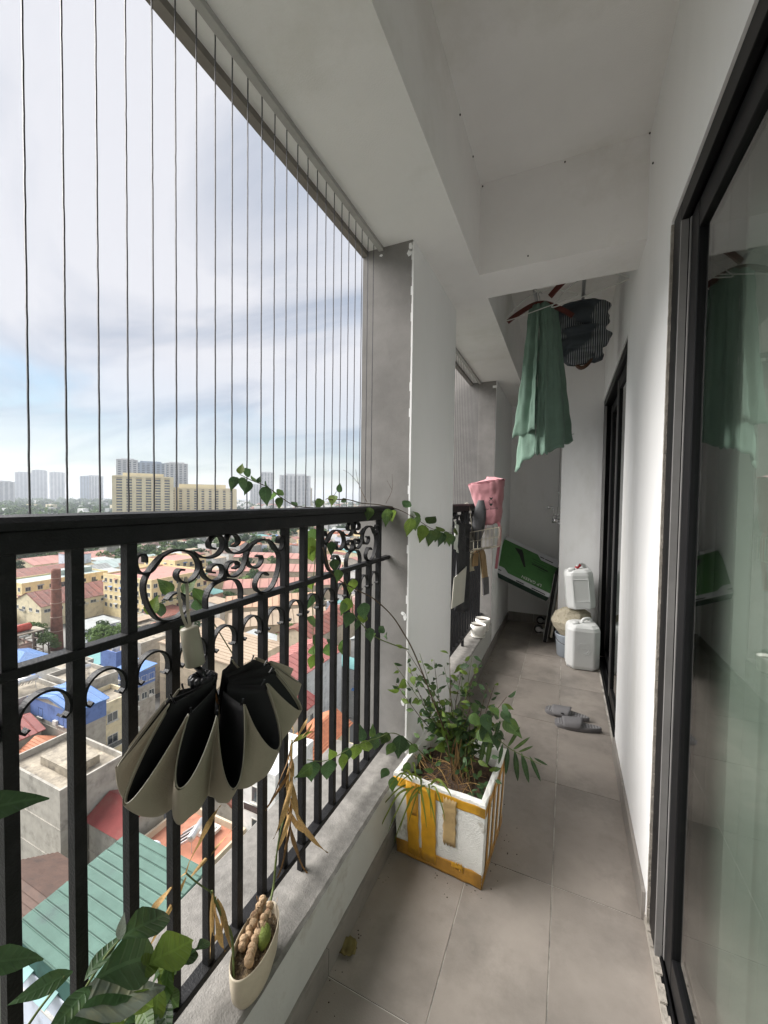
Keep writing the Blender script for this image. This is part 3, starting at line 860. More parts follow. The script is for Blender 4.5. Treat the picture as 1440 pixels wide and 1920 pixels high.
for y, z in ((.06, .10), (.40, .10), (.06, .57), (.40, .57)):
    b = MB(); cbox(b, (-.024, y - .035, z - .035), (-.016, y + .035, z + .035))
    cbox(b, (-.066, y - .022, z - .012), (-.024, y - .017, z + .014)); cbox(b, (-.066, y + .017, z - .012), (-.024, y + .022, z + .014))
    fk = b.build('caster', m_hub, ct)
    for nm, ro, ri, hw_, mt in (('tyre', .045, .030, .012, m_rub), ('hub', .0305, .004, .014, m_hub)):
        w = MB().lathe([(ri, -hw_), (ro - .004, -hw_), (ro, -hw_ * .5), (ro, hw_ * .5), (ro - .004, hw_), (ri, hw_)], (0, 0, 0), 20)
        w.v = [CT((x - .078, z_ + y, yy + z)) for x, yy, z_ in w.v]
        w.build(nm, mt, fk, smooth=True)

# ---- green and grey carton leaning in the corner, upside down
TL, TR = Vector((-.607, 4.60, 1.045)), Vector((-.060, 4.68, .800))
BL_ = Vector((-.622, 4.20, .700))
ux = (TR - TL).normalized(); vy = (BL_ - TL); vy = (vy - ux * vy.dot(ux)); CHh = vy.length; vy.normalize()
CW = (TR - TL).length
nz = vy.cross(ux).normalized()
if nz.y > 0: nz = -nz
cb_ = thing('carton', tuple(TL), 'green and grey printed carton leaning upside down against the end wall', 'carton')
m_cgreen = M('carton_green', (.055, .16, .045), .55, .12, 12)
m_cdark = M('carton_shade_and_print_green', (.012, .035, .022), .55, .1, 12)
m_cgrey = M('carton_grey', (.50, .50, .52), .55, .05, 12)
m_ink = M('black_ink', (.012, .014, .012), .6)
m_white = M('white_ink', (.70, .72, .66), .6)
def CB(x, y, o=0.0): return tuple(TL + ux * x + vy * y + nz * o)
TH = .07
b = MB().add([CB(0, 0), CB(CW, 0), CB(CW, CHh), CB(0, CHh), CB(0, 0, -TH), CB(CW, 0, -TH), CB(CW, CHh, -TH), CB(0, CHh, -TH)], [(0, 1, 2, 3), (4, 7, 6, 5), (0, 4, 5, 1), (1, 5, 6, 2), (2, 6, 7, 3), (3, 7, 4, 0)])
b.m = [0, 0, 1, 0, 1, 0]  # top and bottom sides take the darker green, their shade put into the colour
b.build('box', [m_cgreen, m_cdark], cb_, bevel=.003)
def decal(pts, o, mat, name='print'):
    pts = [CB(x, y, o) for x, y in pts]
    return MB().add(pts, [tuple(range(len(pts)))]).build(name, mat, cb_)
decal([(0, 0), (CW, 0), (CW, .105), (CW * .70, .105), (CW * .62, .050), (0, .050)], .0015, m_cgrey, 'grey_band')
decal([(0, CHh), (0, CHh - .095), (.11, CHh - .095), (.16, CHh - .055), (CW, CHh - .055), (CW, CHh)], .0015, m_cgrey, 'grey_band')
decal([(.13, .10), (.21, .085), (.235, .13), (.30, .29), (.285, .30), (.20, .17)], .0015, m_ink, 'blade_picture')
for x0, x1, y0 in ((.34, .44, .135), (.36, .50, .165), (.34, .48, .19), (.42, .53, .215), (.42, .5, .235)): decal([(x0, y0), (x1, y0), (x1, y0 + .006), (x0, y0 + .006)], .0015, m_cdark, 'faint_print')
decal([(.35, .205), (.52, .205), (.52, .217), (.35, .217)], .0025, m_ink, 'dark_print')
for x0, x1, y0 in ((CW - .20, CW - .155, .060), (CW - .145, CW - .06, .062)): decal([(x0, y0), (x1, y0), (x1, y0 + .012), (x0, y0 + .012)], .0028, m_ink, 'dark_print')
for x0, x1 in ((.02, .09), (.26, .34), (.42, .56)): decal([(x0, CHh - .020 - (.03 if x0 < .1 else 0)), (x1, CHh - .020 - (.03 if x0 < .1 else 0)), (x1, CHh - .008 - (.03 if x0 < .1 else 0)), (x0, CHh - .008 - (.03 if x0 < .1 else 0))], .0028, m_ink, 'dark_print')
def text_obj(txt, size, mat, parent, origin, xd, yd, name='lettering', align='LEFT'):
    cu_ = bpy.data.curves.new(name, 'FONT'); cu_.body = txt; cu_.size = size; cu_.align_x = align
    cu_.extrude = .0003
    tmp = bpy.data.objects.new('tmp', cu_); COL.objects.link(tmp)
    dg = bpy.context.evaluated_depsgraph_get()
    me = bpy.data.meshes.new_from_object(tmp.evaluated_get(dg))
    bpy.data.objects.remove(tmp)
    me.name = name; me.materials.clear(); me.materials.append(mat)
    xd = Vector(xd).normalized(); yd = Vector(yd).normalized()
    Mx = Matrix((xd, yd, xd.cross(yd))).transposed()
    return put(name, me, origin, parent, Mx)
text_obj('LP GREEN', .048, m_white, cb_, CB(CW - .10, CHh - .112, .003), -ux, vy)

# ---- crank winch and its cable on the column
m_chrome = M('chrome', (.55, .55, .55), .22, .05, metal=1.0)
wi = thing('crank_winch', (-.066, 4.36, 1.28), 'small chrome crank winch on the white column', 'winch')
b = MB().box((-.0755, 4.325, 1.215), (-.0605, 4.395, 1.235)).box((-.066, 4.33, 1.215), (-.0605, 4.39, 1.34))
b.build('bracket', m_chrome, wi, bevel=.002)
MB().tube([(-.062, 4.36, 1.245), (-.135, 4.36, 1.245)], .021, 14).build('drum', m_chrome, wi, smooth=True)
MB().tube([(-.062, 4.36, 1.30), (-.130, 4.36, 1.30)], .006, 8).build('axle', m_chrome, wi, smooth=True)
MB().tube([(-.126, 4.36, 1.245), (-.126, 4.352, 1.36), (-.13, 4.352, 1.375)], .0045, 8).build('crank_arm', m_chrome, wi, smooth=True)
MB().tube([(-.126, 4.352, 1.376), (-.185, 4.352, 1.376)], .013, 12).build('crank_knob', m_chrome, wi, smooth=True)
MB().tube(spline([(-.095, 4.36, 1.26), (-.088, 4.36, 1.37), (-.08, 4.365, 1.55), (-.075, 4.37, 2.985)], 4), .0015, 5).build('cable', m_wire, wi)
MB().lathe([(.002, -.012), (.008, -.008), (.008, .008), (.002, .012)], (-.0815, 4.365, 1.52), 8).build('cable_stop', m_can, wi, smooth=True)

# ---- grit and soil crumbs along the kerb and round the planter
gr_ = random.Random(15); b = MB()
for i in range(260):
    if i < 150: x, y = XK + .016 + abs(gr_.gauss(0, .03)), gr_.uniform(.6, 3.8)
    else:
        a = gr_.uniform(0, 6.28); r = .19 + abs(gr_.gauss(0, .05)); x, y = BX + r * math.cos(a), BY + r * math.sin(a)
    if abs(x - BX) < .18 and abs(y - BY) < .19 or x < XK + .014 or x > .26: continue
    s_ = gr_.uniform(.0008, .0028)
    b.lathe([(s_ * .6, 0), (s_, s_ * .5), (s_ * .4, s_)], (x, y, .0008), 5)
b.build('floor_grit', m_soil, kind='stuff', label='soil crumbs and grit scattered along the kerb', cat='grit')
# ---- things hung to dry at the far railing
m_pink = M('pink_canvas', (.47, .215, .235), .85, .08, 16, .25, 300, sheen=.2)
m_pinkdark = M('pink_strap', (.40, .15, .175), .8, .08, 16)
pb = thing('drawstring_bag', (-.60, 3.3, 1.24), 'pink canvas bag hung upside down above the far railing', 'bag')
def bagf(u, v):
    a = 2 * math.pi * u
    hx = .072 + (.142 - .072) * v ** .9; hy = .045 + .03 * v
    ca, sa = math.cos(a), math.sin(a)
    x = hx * (abs(ca) ** .75) * (1 if ca > 0 else -1); y = hy * (abs(sa) ** .8) * (1 if sa > 0 else -1)
    cx = -.553 - .048 * v
    z = 1.250 + .335 * v + .020 * (x / .14) + .006 * math.sin(5 * a)
    d = .009 * noise3(x * 60 + 4, v * 8 + 1, y * 50) + .004 * noise3(x * 120, v * 22, y * 90)
    return (cx + x * (1 + d * 3), 3.3 + y * (1 + d * 5) + d, z)
MB().grid(bagf, 56, 22, closeu=True).build('body', m_pink, pb, smooth=True, solid=.002)
def bagtop(u, v):
    a = 2 * math.pi * u
    p = bagf(u, 1.0); c = Vector((-.601, 3.3, p[2]))
    q = c.lerp(Vector(p), 1 - v * .97)
    return (q.x, q.y, 1.588 + .020 * ((p[0] + .6) / .14) + .022 * math.sin(v * math.pi / 2) + .004 * noise3(q.x * 60, q.y * 60, 1))
MB().grid(bagtop, 40, 8, closeu=True).build('base', m_pink, pb, smooth=True)
MB().tube([bagf(i / 40, .995) for i in range(40)], .0035, 5, closed=True).build('seam', m_pinkdark, pb)
MB().ribbon(spline([(-.490, 3.262, 1.27), (-.478, 3.262, 1.20), (-.482, 3.26, 1.10), (-.492, 3.258, 1.00), (-.500, 3.255, .90)], 5), (1, .4, 0), .022, .003).build('strap', m_pinkdark, pb)
MB().ribbon(spline([(-.622, 3.258, 1.315), (-.632, 3.254, 1.25), (-.61, 3.252, 1.20), (-.585, 3.252, 1.225), (-.60, 3.255, 1.30)], 5), (0, 1, 0), .014, .002).build('strap', m_pinkdark, pb)
# little dark print on its face
yb = 3.222
def mark(pts, z0, x0, s, name='printed_mark'):
    me = MB().add([(x0 + a * s, yb - .0 + .02 * 0, z0 + c * s) for a, c in pts], [tuple(range(len(pts)))])
    return me.build(name, m_ink, pb)
mark([(-1, 1), (-.3, .5), (.3, .5), (1, 1), (.7, 0), (0, -.6), (-.7, 0)], 1.452, -.545, .014)
mark([(-1, .2), (-.4, .8), (0, .35), (.4, .8), (1, .2), (0, -1)], 1.405, -.545, .013)
b = MB().tube([(-.545 + .016 * math.cos(i * .524), yb, 1.428 + .016 * math.sin(i * .524)) for i in range(12)], .0018, 4, closed=True).build('printed_mark', m_ink, pb)
text_obj('Bear Beauty', .023, m_ink, pb, (-.600, yb - .001, 1.358), (1, 0, .16), (-.16, 0, 1))

m_cwire = M('cream_wire', (.50, .46, .37), .5, .1)
bk2 = thing('wire_basket', (-.58, 3.25, 1.05), 'cream wire basket hung below the pink bag', 'basket')
bx0, bx1, by0, by1, bz0, bz1 = -.695, -.475, 3.18, 3.32, 1.06, 1.21
tilt = lambda x, y, z: (x, y, z + .22 * (x + .58))
b = MB()
for z in (bz0, (bz0 + bz1) / 2, bz1):
    b.tube([tilt(*p) for p in ((bx0, by0, z), (bx1, by0, z), (bx1, by1, z), (bx0, by1, z))], .003 if z != (bz0 + bz1) / 2 else .002, 5, closed=True)
b.build('rim', m_cwire, bk2)
b = MB()
for i in range(8):
    x = bx0 + (bx1 - bx0) * i / 7
    b.tube([tilt(x, by0, bz1), tilt(x, by0, bz0), tilt(x, by1, bz0), tilt(x, by1, bz1)], .0018, 4)
for i in range(1, 4):
    y = by0 + (by1 - by0) * i / 4
    b.tube([tilt(bx0, y, bz1), tilt(bx0, y, bz0), tilt(bx1, y, bz0), tilt(bx1, y, bz1)], .0018, 4)
b.build('wire_grid', m_cwire, bk2)
MB().tube(spline([tilt(bx0, 3.25, bz1), (-.715, 3.25, 1.36), (-.735, 3.25, 1.415), (-.77, 3.25, 1.40)], 4), .003, 5).build('hook', m_cwire, bk2)
# grey house shoe stood on end in the basket
def shoe(u, v):
    a = 2 * math.pi * u
    w = .052 * math.sin(math.pi * (.06 + .88 * v)) ** .45
    return (-.655 + w * math.cos(a) + .03 * v, 3.25 + .022 * math.sin(a), 1.09 + .02 + .33 * v)
MB().grid(shoe, 20, 14, closeu=True).build('house_shoe', M('grey_felt', (.10, .10, .105), .9, .12, 30, .3, 300), smooth=True, label='dark grey house shoe stood on end in the wire basket', cat='shoe')
# tan and grey sandal hooked over the rail
m_tan = M('tan_leather', (.33, .215, .105), .7, .15, 30)
m_greyf = M('grey_sole', (.125, .12, .125), .85, .15, 30)
m_creame = M('cream_edge', (.50, .45, .34), .7, .1, 30)
sd = thing('sandal', (-.62, 3.5, .60), 'tan and grey sandal hooked over the far railing wires', 'sandal')
P = spline([(-.675, 3.30, .90), (-.672, 3.31, .99), (-.655, 3.34, 1.035), (-.630, 3.36, 1.00), (-.617, 3.37, .90), (-.607, 3.38, .80)], 6)
MB().ribbon(P, (.35, 1, 0), .075, .010).build('upper', m_tan, sd)
P2 = spline([(-.607, 3.38, .80), (-.603, 3.385, .74), (-.600, 3.39, .655)], 6)
MB().ribbon(P2, (.35, 1, 0), .090, .014).build('heel', m_greyf, sd)
MB().ribbon([p + Vector((-.006, .012, 0)) for p in P[8:]] + [p + Vector((-.006, .014, -.006)) for p in P2], (.35, 1, 0), .100, .006).build('edge', m_creame, sd)
MB().ribbon(spline([(-.692, 3.30, 1.02), (-.70, 3.29, .96), (-.705, 3.28, .89), (-.695, 3.28, .86)], 5), (.35, 1, 0), .07, .008).build('strap', m_creame, sd)
# dark grey rag over the rail
m_rag = M('dark_grey_rag', (.060, .060, .063), .95, .2, 20, .5, 200)
def ragf(u, v):
    y = 2.80 + .46 * u + .02 * math.sin(9 * u + 3 * v); z = 1.29 - (.60 + .10 * math.sin(2.5 * u)) * v
    return (-.712 + .010 * math.sin(14 * u + 2 * v) + .008 * math.sin(23 * u) - .01 * (1 - v), y, z - .05 * u)
MB().grid(ragf, 34, 14).build('cleaning_rag', m_rag, smooth=True, solid=.003, label='dark grey rag draped on the far railing', cat='rag')
def ragw(u, v):
    y = 2.70 + .10 * u; z = 1.30 - .20 * v - .04 * u
    return (-.700 + .008 * math.sin(8 * u + 5 * v), y + .03 * v, z)
MB().grid(ragw, 10, 8).build('white_cloth', m_white, smooth=True, solid=.002, label='small white cloth beside the dark grey rag', cat='cloth')
MB().add([(-.698, 2.66, .70), (-.698, 3.02, .665), (-.700, 3.10, .925), (-.700, 2.72, .90)], [(0, 1, 2, 3)]).build('white_card', M('cream_card', (.62, .60, .52), .7, .05), solid=.004, label='blank cream card leaning on the far railing bars', cat='card')
# thin wire hanger hooked on the rail end
MB().tube(spline([(-.735, 2.88, 1.40), (-.715, 2.88, 1.20), (-.60, 2.86, 1.075), (-.545, 2.86, 1.09), (-.56, 2.87, 1.12), (-.70, 2.88, 1.19), (-.765, 2.9, 1.12), (-.75, 2.9, 1.09), (-.60, 2.87, 1.05)], 5), .0018, 5).build('wire_hanger', m_wire, label='bent dark wire hanger hooked on the far railing end', cat='hanger')

# ---- drying rack, hangers and laundry under the far ceiling
m_rod = M('rack_rod', (.45, .45, .46), .35, .05, metal=.6)
rk = thing('drying_rack', (-.1, 3.2, 2.86), 'ceiling drying rack rods above the laundry', 'drying rack')
for x in (-.23, .06):
    MB().tube([(x, 2.36, 2.815), (x, 4.15, 2.815)], .011, 10).build('rod', m_rod, rk, smooth=True)
    for y in (2.6, 3.9): MB().tube([(x, y, 2.87), (x, y, 3.0)], .0015, 4).build('cable', m_wire, rk)
m_hwhite = M('white_coated_wire', (.66, .66, .63), .5, .05)
m_hwood = M('dark_red_wood', (.10, .022, .016), .45, .25, 25)
def wire_hanger(x, y, w, rz, lab, tz=0.0):
    c = Vector((x, y, 2.815))
    Q = rotz(rz) @ Matrix.Rotation(tz, 3, 'Y')
    pts = [(.012, 0, .004), (.0, 0, .013), (-.012, 0, .004), (-.008, 0, -.015), (0, 0, -.03), (0, 0, -.055), (w * .25, 0, -.09), (w * .5 - .015, 0, -.145), (w * .5, 0, -.155), (w * .5 - .012, 0, -.170), (0, 0, -.172), (-w * .5 + .012, 0, -.170), (-w * .5, 0, -.155), (-w * .5 + .015, 0, -.145), (-w * .25, 0, -.09), (0, 0, -.058)]
    return MB().tube([Q @ Vector(p) + c for p in spline(pts, 4)], .0030, 6).build('wire_hanger', m_hwhite, smooth=True, label=lab, cat='hanger')
def wood_hanger(x, y, rz, lab):
    c = Vector((x, y, 2.815)); Q = rotz(rz)
    t = thing('wooden_hanger', tuple(c), lab, 'hanger')
    MB().tube([Q @ Vector(p) + c for p in spline([(.012, 0, 0), (0, 0, .013), (-.012, 0, 0), (-.004, 0, -.02), (0, 0, -.06)], 4)], .002, 6).build('hook', m_rod, t)
    pts = spline([(-.205, 0, -.165), (-.15, 0, -.125), (-.06, 0, -.075), (0, 0, -.062), (.06, 0, -.075), (.15, 0, -.125), (.205, 0, -.165)], 5)
    MB().ribbon([Q @ p + c for p in pts], Q @ Vector((0, 1, 0)), .012, .030).build('arms', m_hwood, t)
    return t
wire_hanger(-.225, 2.74, .42, R(8), 'white wire hanger nearest to us, left of the green trousers', R(-15))
wire_hanger(.06, 2.66, .40, R(-10), 'white wire hanger at the upper right under the beam', R(-8))
wood_hanger(-.20, 2.90, R(10), 'dark red wooden hanger holding the green trousers')
wood_hanger(.06, 2.52, R(-25), 'dark red wooden hanger at upper right, half hidden by the beam')
m_green = M('green_cotton', (.165, .262, .205), .9, .10, 14, .35, 260, sheen=.15, trans=.06)
tr = thing('green_trousers', (-.17, 2.9, 1.65), 'long sage green trousers hanging from the drying rack', 'trousers')
def panel(pts_top, pts_bot, zt, zb, seed, fold, nf, hemcut=0.0):
    ph = random.Random(seed).uniform(0, 6)
    a0, a1 = Vector((*pts_top[0], 0)), Vector((*pts_top[1], 0)); b0, b1 = Vector((*pts_bot[0], 0)), Vector((*pts_bot[1], 0))
    nrm = Vector((-(b1 - b0).y, (b1 - b0).x, 0)).normalized()
    def fn(u, v):
        p = (a0.lerp(a1, u)).lerp(b0.lerp(b1, u), v)
        f = fold * (.35 + .65 * v) * (math.sin(nf * 6.28 * u + ph + .8 * math.sin(3 * v + ph)) + .3 * math.sin(nf * 13.1 * u + 2 * v + ph)) + .006 * noise3(u * 9 + seed, v * 16, seed)
        z = zt + (zb - zt) * v + hemcut * v * (u - .5) + .006 * math.sin(17 * u + seed) * v - .03 * abs(u - .5) * (1 - v)
        q = p + nrm * f
        return (q.x, q.y, z)
    return MB().grid(fn, 36, 40)
panel(((-.262, 2.93), (-.20, 2.87)), ((-.352, 2.98), (-.215, 2.83)), 2.75, 1.69, 3, .018, 1.1, .10).build('rear_leg', m_green, tr, smooth=True, solid=.003)
panel(((-.265, 2.90), (-.195, 2.85)), ((-.340, 2.91), (-.195, 2.79)), 2.745, 1.885, 5, .024, 1.3, .03).build('turned_up_leg', m_green, tr, smooth=True, solid=.003)
panel(((-.195, 2.865), (-.14, 2.885)), ((-.20, 2.82), (-.125, 2.83)), 2.75, 1.745, 8, .016, .8, .0).build('front_leg', m_green, tr, smooth=True, solid=.003)
panel(((-.145, 2.885), (-.09, 2.96)), ((-.128, 2.832), (.030, 3.02)), 2.74, 1.80, 9, .020, 1.0, .09).build('front_leg', m_green, tr, smooth=True, solid=.003)
MB().tube([(-.120, 2.829, 1.845), (-.05, 2.915, 1.865), (.028, 3.012, 1.895)], .002, 4).build('hem_seam', m_green, tr)

# dark striped garment, bunched on its hanger
m_str = bpy.data.materials.new('dark_striped_cotton'); m_str.use_nodes = True
nd = m_str.node_tree.nodes; lk = m_str.node_tree.links.new
p_ = nd['Principled BSDF']; p_.inputs['Roughness'].default_value = .9
tc_ = nd.new('ShaderNodeTexCoord'); nz_ = nd.new('ShaderNodeTexNoise'); nz_.inputs['Scale'].default_value = 3.2; nz_.inputs['Detail'].default_value = 1
wv_ = nd.new('ShaderNodeTexWave'); wv_.inputs['Scale'].default_value = 24; wv_.inputs['Distortion'].default_value = .2; wv_.inputs['Detail'].default_value = 1; wv_.inputs['Detail Scale'].default_value = .5; wv_.bands_direction = 'X'
cr2 = nd.new('ShaderNodeValToRGB'); cr2.color_ramp.elements[0].position = .66; cr2.color_ramp.elements[1].position = .80
cr2.color_ramp.elements[0].color = (.055, .066, .078, 1); cr2.color_ramp.elements[1].color = (.34, .36, .37, 1)
ms_ = nd.new('ShaderNodeValToRGB'); ms_.color_ramp.elements[0].position = .47; ms_.color_ramp.elements[1].position = .50
mx_ = nd.new('ShaderNodeMixRGB'); mx_.inputs[1].default_value = (.058, .070, .082, 1)
lk(tc_.outputs['Object'], wv_.inputs['Vector']); lk(tc_.outputs['Object'], nz_.inputs['Vector']); lk(wv_.outputs['Fac'], cr2.inputs[0]); lk(nz_.outputs[0], ms_.inputs[0])
lk(ms_.outputs[0], mx_.inputs[0]); lk(cr2.outputs[0], mx_.inputs[2]); lk(mx_.outputs[0], p_.inputs['Base Color'])
sg = thing('striped_garment', (.06, 3.05, 2.35), 'dark grey garment with pale stripes bunched on a hanger', 'garment')
def bunch(x0, x1, z0, z1, yc, seed):
    def fn(u, v):
        a = 2 * math.pi * u
        cx, hx = (x0 + x1) / 2, (x1 - x0) / 2
        ca, sa = math.cos(a), math.sin(a)
        x = cx + hx * (abs(ca) ** .6) * (1 if ca > 0 else -1) * (1 - .10 * math.cos(2 * math.pi * v)); y = yc + .055 * sa
        z = z0 + (z1 - z0) * v
        d = .024 * noise3(x * 16 + seed, z * 22, seed) + .012 * noise3(x * 38, z * 44 + seed, 2)
        k = min(1, 6 * min(v, 1 - v) + .25)
        return (cx + (x - cx) * (.55 + .45 * k) + d, yc + (y - yc) * k + d * 1.4, z + d * .8 - .02 * u * 0)
    return MB().grid(fn, 54, 24, closeu=True)
bunch(-.10, .205, 2.56, 2.79, 3.05, 1).build('body', m_str, sg, smooth=True)
bunch(-.095, .215, 2.44, 2.62, 3.03, 4).build('folded_sleeve', m_str, sg, smooth=True)
bunch(-.06, .19, 2.36, 2.49, 3.04, 7).build('hem', m_str, sg, smooth=True)
MB().ribbon(spline([(.0, 3.06, 2.42), (.05, 3.05, 2.345), (.10, 3.05, 2.36), (.14, 3.05, 2.42)], 4), (0, 1, 0), .05, .012).build('brown_lining', M('brown_cloth', (.09, .045, .025), .9), sg)
MB().tube([Vector(p) for p in spline([(.075, 3.05, 2.815), (.06, 3.05, 2.878), (.05, 3.05, 2.815), (.06, 3.05, 2.84), (.06, 3.05, 2.81)], 4)], .002, 5).build('hanger_hook', m_rod, sg)
# ================================================================ plants
def leaf_mat(name, col, trans=.35, rough=.45, rnd=.35, vein=1.0):
    m = M(name, col, rough, .22, 3.5, 0, 1, spec=.35, trans=trans, rnd=rnd, stain=tuple(c * f for c, f in zip(col, (1.5, 1.25, .9))), stain_scale=2.2, stain_lo=.52, stain_hi=.75)
    nt = m.node_tree; nd = nt.nodes; lk = nt.links.new
    tc = nd.new('ShaderNodeTexCoord'); sx = nd.new('ShaderNodeSeparateXYZ'); lk(tc.outputs['Object'], sx.inputs[0])
    def mth(op, a, b=None, c=None):
        n = nd.new('ShaderNodeMath'); n.operation = op
        for i, q in enumerate((a, b, c)):
            if q is None: continue
            if isinstance(q, (int, float)): n.inputs[i].default_value = q
            else: lk(q, n.inputs[i])
        return n.outputs[0]
    ax = mth('ABSOLUTE', sx.outputs[0])
    mid = mth('LESS_THAN', ax, .014)
    sv = mth('POWER', mth('ABSOLUTE', mth('SINE', mth('MULTIPLY', mth('MULTIPLY_ADD', ax, -.75, sx.outputs[1]), 24.0))), 14.0)
    v = mth('MAXIMUM', mid, mth('MULTIPLY', sv, .22))
    bs = nd['Principled BSDF']
    old = bs.inputs['Base Color'].links[0].from_socket
    mx = nd.new('ShaderNodeMixRGB'); mx.inputs[2].default_value = (*(min(1, c * 1.9 + .02) for c in col), 1)
    lk(mth('MULTIPLY', v, .30 * vein), mx.inputs[0]); lk(old, mx.inputs[1])
    for l_ in list(old.links):
        if l_.to_node != mx: lk(mx.outputs[0], l_.to_socket)
    bp_ = nd.new('ShaderNodeBump'); bp_.inputs['Strength'].default_value = .35; bp_.inputs['Distance'].default_value = .02
    lk(v, bp_.inputs['Height']); lk(bp_.outputs[0], bs.inputs['Normal'])
    return m
m_leaf = leaf_mat('vine_leaf', (.085, .150, .042))
m_leafy = leaf_mat('young_leaf', (.13, .20, .035))
m_leafd = leaf_mat('dark_leaf', (.050, .098, .038), .25)
m_grassb = M('grass_blade', (.17, .22, .04), .5, .2, 30, trans=.35, rnd=.3)
m_dry = M('dry_straw', (.42, .27, .11), .85, .3, 40, rnd=.25, trans=.2)
m_drydk = M('dry_brown', (.20, .11, .045), .85, .3, 40, rnd=.25)
m_stem = M('woody_stem', (.085, .055, .032), .85, .25, 60)
m_gstem = M('green_stem', (.10, .13, .04), .7, .2, 60)
def leaf_mesh(mat, prof, L_=1.0, W_=.7, fold=.22, curl=.25, twist=0.0, tipdrop=0.0):
    """leaf along +Y, length 1, with a creased midrib"""
    vs = []; n = len(prof)
    for i, w in enumerate(prof):
        t = i / (n - 1)
        y = L_ * t; zc = -curl * t * t - tipdrop * t ** 4
        hw_ = W_ * .5 * w
        tw = twist * t
        for s in (-1, -.55, 0, .55, 1):
            x = hw_ * s; z = zc + fold * abs(x) * (1.0 - .5 * abs(s)) + .02 * math.sin(9 * t + s)
            vs.append((x * math.cos(tw), y, z + x * math.sin(tw)))
    fs = [(i * 5 + j, i * 5 + j + 1, i * 5 + 6 + j, i * 5 + 5 + j) for i in range(n - 1) for j in range(4)]
    b = MB().add(vs, fs)
    return b.mesh('leaf', mat, smooth=True)
HEART = [.30, .82, 1.0, .95, .78, .52, .24, .02]
OVATE = [.06, .52, .88, 1.0, .90, .66, .34, .02]
LANCE = [.10, .60, .92, 1.0, .95, .80, .52, .02]
hl = [leaf_mesh(m, HEART, 1, w, f, c, tw) for m, w, f, c, tw in ((m_leaf, .74, .25, .22, .1), (m_leaf, .70, .40, .45, -.2), (m_leafd, .78, .15, .15, .15), (m_leafy, .72, .35, .3, 0), (m_leafd, .66, .45, .5, -.3))]
ol = [leaf_mesh(m, OVATE, 1, w, f, c, tw) for m, w, f, c, tw in ((m_leaf, .50, .3, .25, .2), (m_leafd, .46, .4, .4, -.2), (m_leafd, .52, .2, .2, .1), (m_leafy, .44, .5, .5, .3))]
ll = [leaf_mesh(m_leafd, LANCE, 1, .17, .3, .15), leaf_mesh(m_leaf, LANCE, 1, .15, .3, .3)]
prng = random.Random(42)
def rnd_dir(zmin=-1.0, zmax=1.0):
    a = prng.uniform(0, 6.283); z = prng.uniform(zmin, zmax); r = math.sqrt(max(0, 1 - z * z))
    return Vector((r * math.cos(a), r * math.sin(a), z))
def leaf(parent, meshes, pos, d, nrm, s):
    return put('leaf', prng.choice(meshes), pos, parent, frame3(d, nrm), s)
TOV = Vector((.6, -.7, .45))             # leaves turn their faces to the open side and up
# --- climbing vine: one plant rooted in the foam box, its runners along the railing
vn = thing('climbing_vine', (-.40, 1.62, .28), 'climbing vine running from the foam planter over the near railing', 'vine')
def runner(pts, r0, r1, mat=m_stem):
    sp = spline(pts, 6)
    rs = [r0 + (r1 - r0) * i / (len(sp) - 1) for i in range(len(sp))]
    MB().tube(sp, rs, 5).build('stem', mat, vn, smooth=True)
    return sp
V1 = runner([(-.405, 1.62, .27), (-.43, 1.61, .44), (-.495, 1.60, .61), (-.575, 1.59, .79), (-.62, 1.58, .87), (-.655, 1.53, .955), (-.685, 1.42, 1.045), (-.70, 1.31, 1.10), (-.71, 1.19, 1.16), (-.715, 1.13, 1.215), (-.715, 1.10, 1.28)], .0036, .0018)
V2 = runner([(-.60, 1.59, .80), (-.65, 1.56, .82), (-.695, 1.45, .885), (-.70, 1.34, .97), (-.70, 1.28, 1.02), (-.70, 1.272, 1.056), (-.70, 1.254, 1.105), (-.70, 1.209, 1.158)], .0026, .0014, m_gstem)
V3 = runner([(-.76, 1.20, 1.435), (-.74, 1.305, 1.435), (-.735, 1.406, 1.422), (-.70, 1.50, 1.415), (-.66, 1.60, 1.395), (-.62, 1.70, 1.355), (-.612, 1.90, 1.30), (-.608, 2.10, 1.268), (-.605, 2.30, 1.25)], .0022, .0012)
V4 = runner([(-.74, 1.08, 1.409), (-.765, 1.019, 1.415), (-.78, .974, 1.438), (-.78, .932, 1.459), (-.78, .897, 1.473), (-.78, .843, 1.486), (-.78, .802, 1.499)], .0016, .0010)
V5 = runner([(-.44, 1.60, .30), (-.56, 1.55, .42), (-.62, 1.49, .485), (-.65, 1.39, .510), (-.66, 1.25, .56), (-.68, 1.08, .60), (-.69, .985, .655)], .0022, .0012, m_gstem)
V6 = runner([(-.76, 1.15, 1.33), (-.80, 1.19, 1.28), (-.81, 1.18, 1.10), (-.82, 1.20, 1.0), (-.82, 1.21, .87), (-.82, 1.30, .87), (-.81, 1.40, .85)], .0018, .001, m_gstem)
V7 = runner([(-.80, .80, 1.02), (-.84, .72, 1.18), (-.85, .66, 1.195), (-.86, .60, 1.185)], .0016, .001, m_gstem)
for P_, s0 in (([(-.745, 1.16, 1.436), (-.76, 1.235, 1.45), (-.77, 1.27, 1.465)], .03),):
    runner(P_, .0012, .0008)
def L4(lst, X0, s, pool=None, dj=.25):
    for y, z, sc_, dy, dz in lst:
        d = Vector((prng.uniform(-.2, .2), dy, dz)) + Vector((prng.uniform(-dj, dj), prng.uniform(-dj, dj), prng.uniform(-dj, dj))) * .5
        nn = TOV + Vector((prng.uniform(-.5, .5), prng.uniform(-.5, .5), prng.uniform(-.4, .4)))
        leaf(vn, pool or hl, (X0 + prng.uniform(-.006, .006), y, z), d, nn, s * sc_)
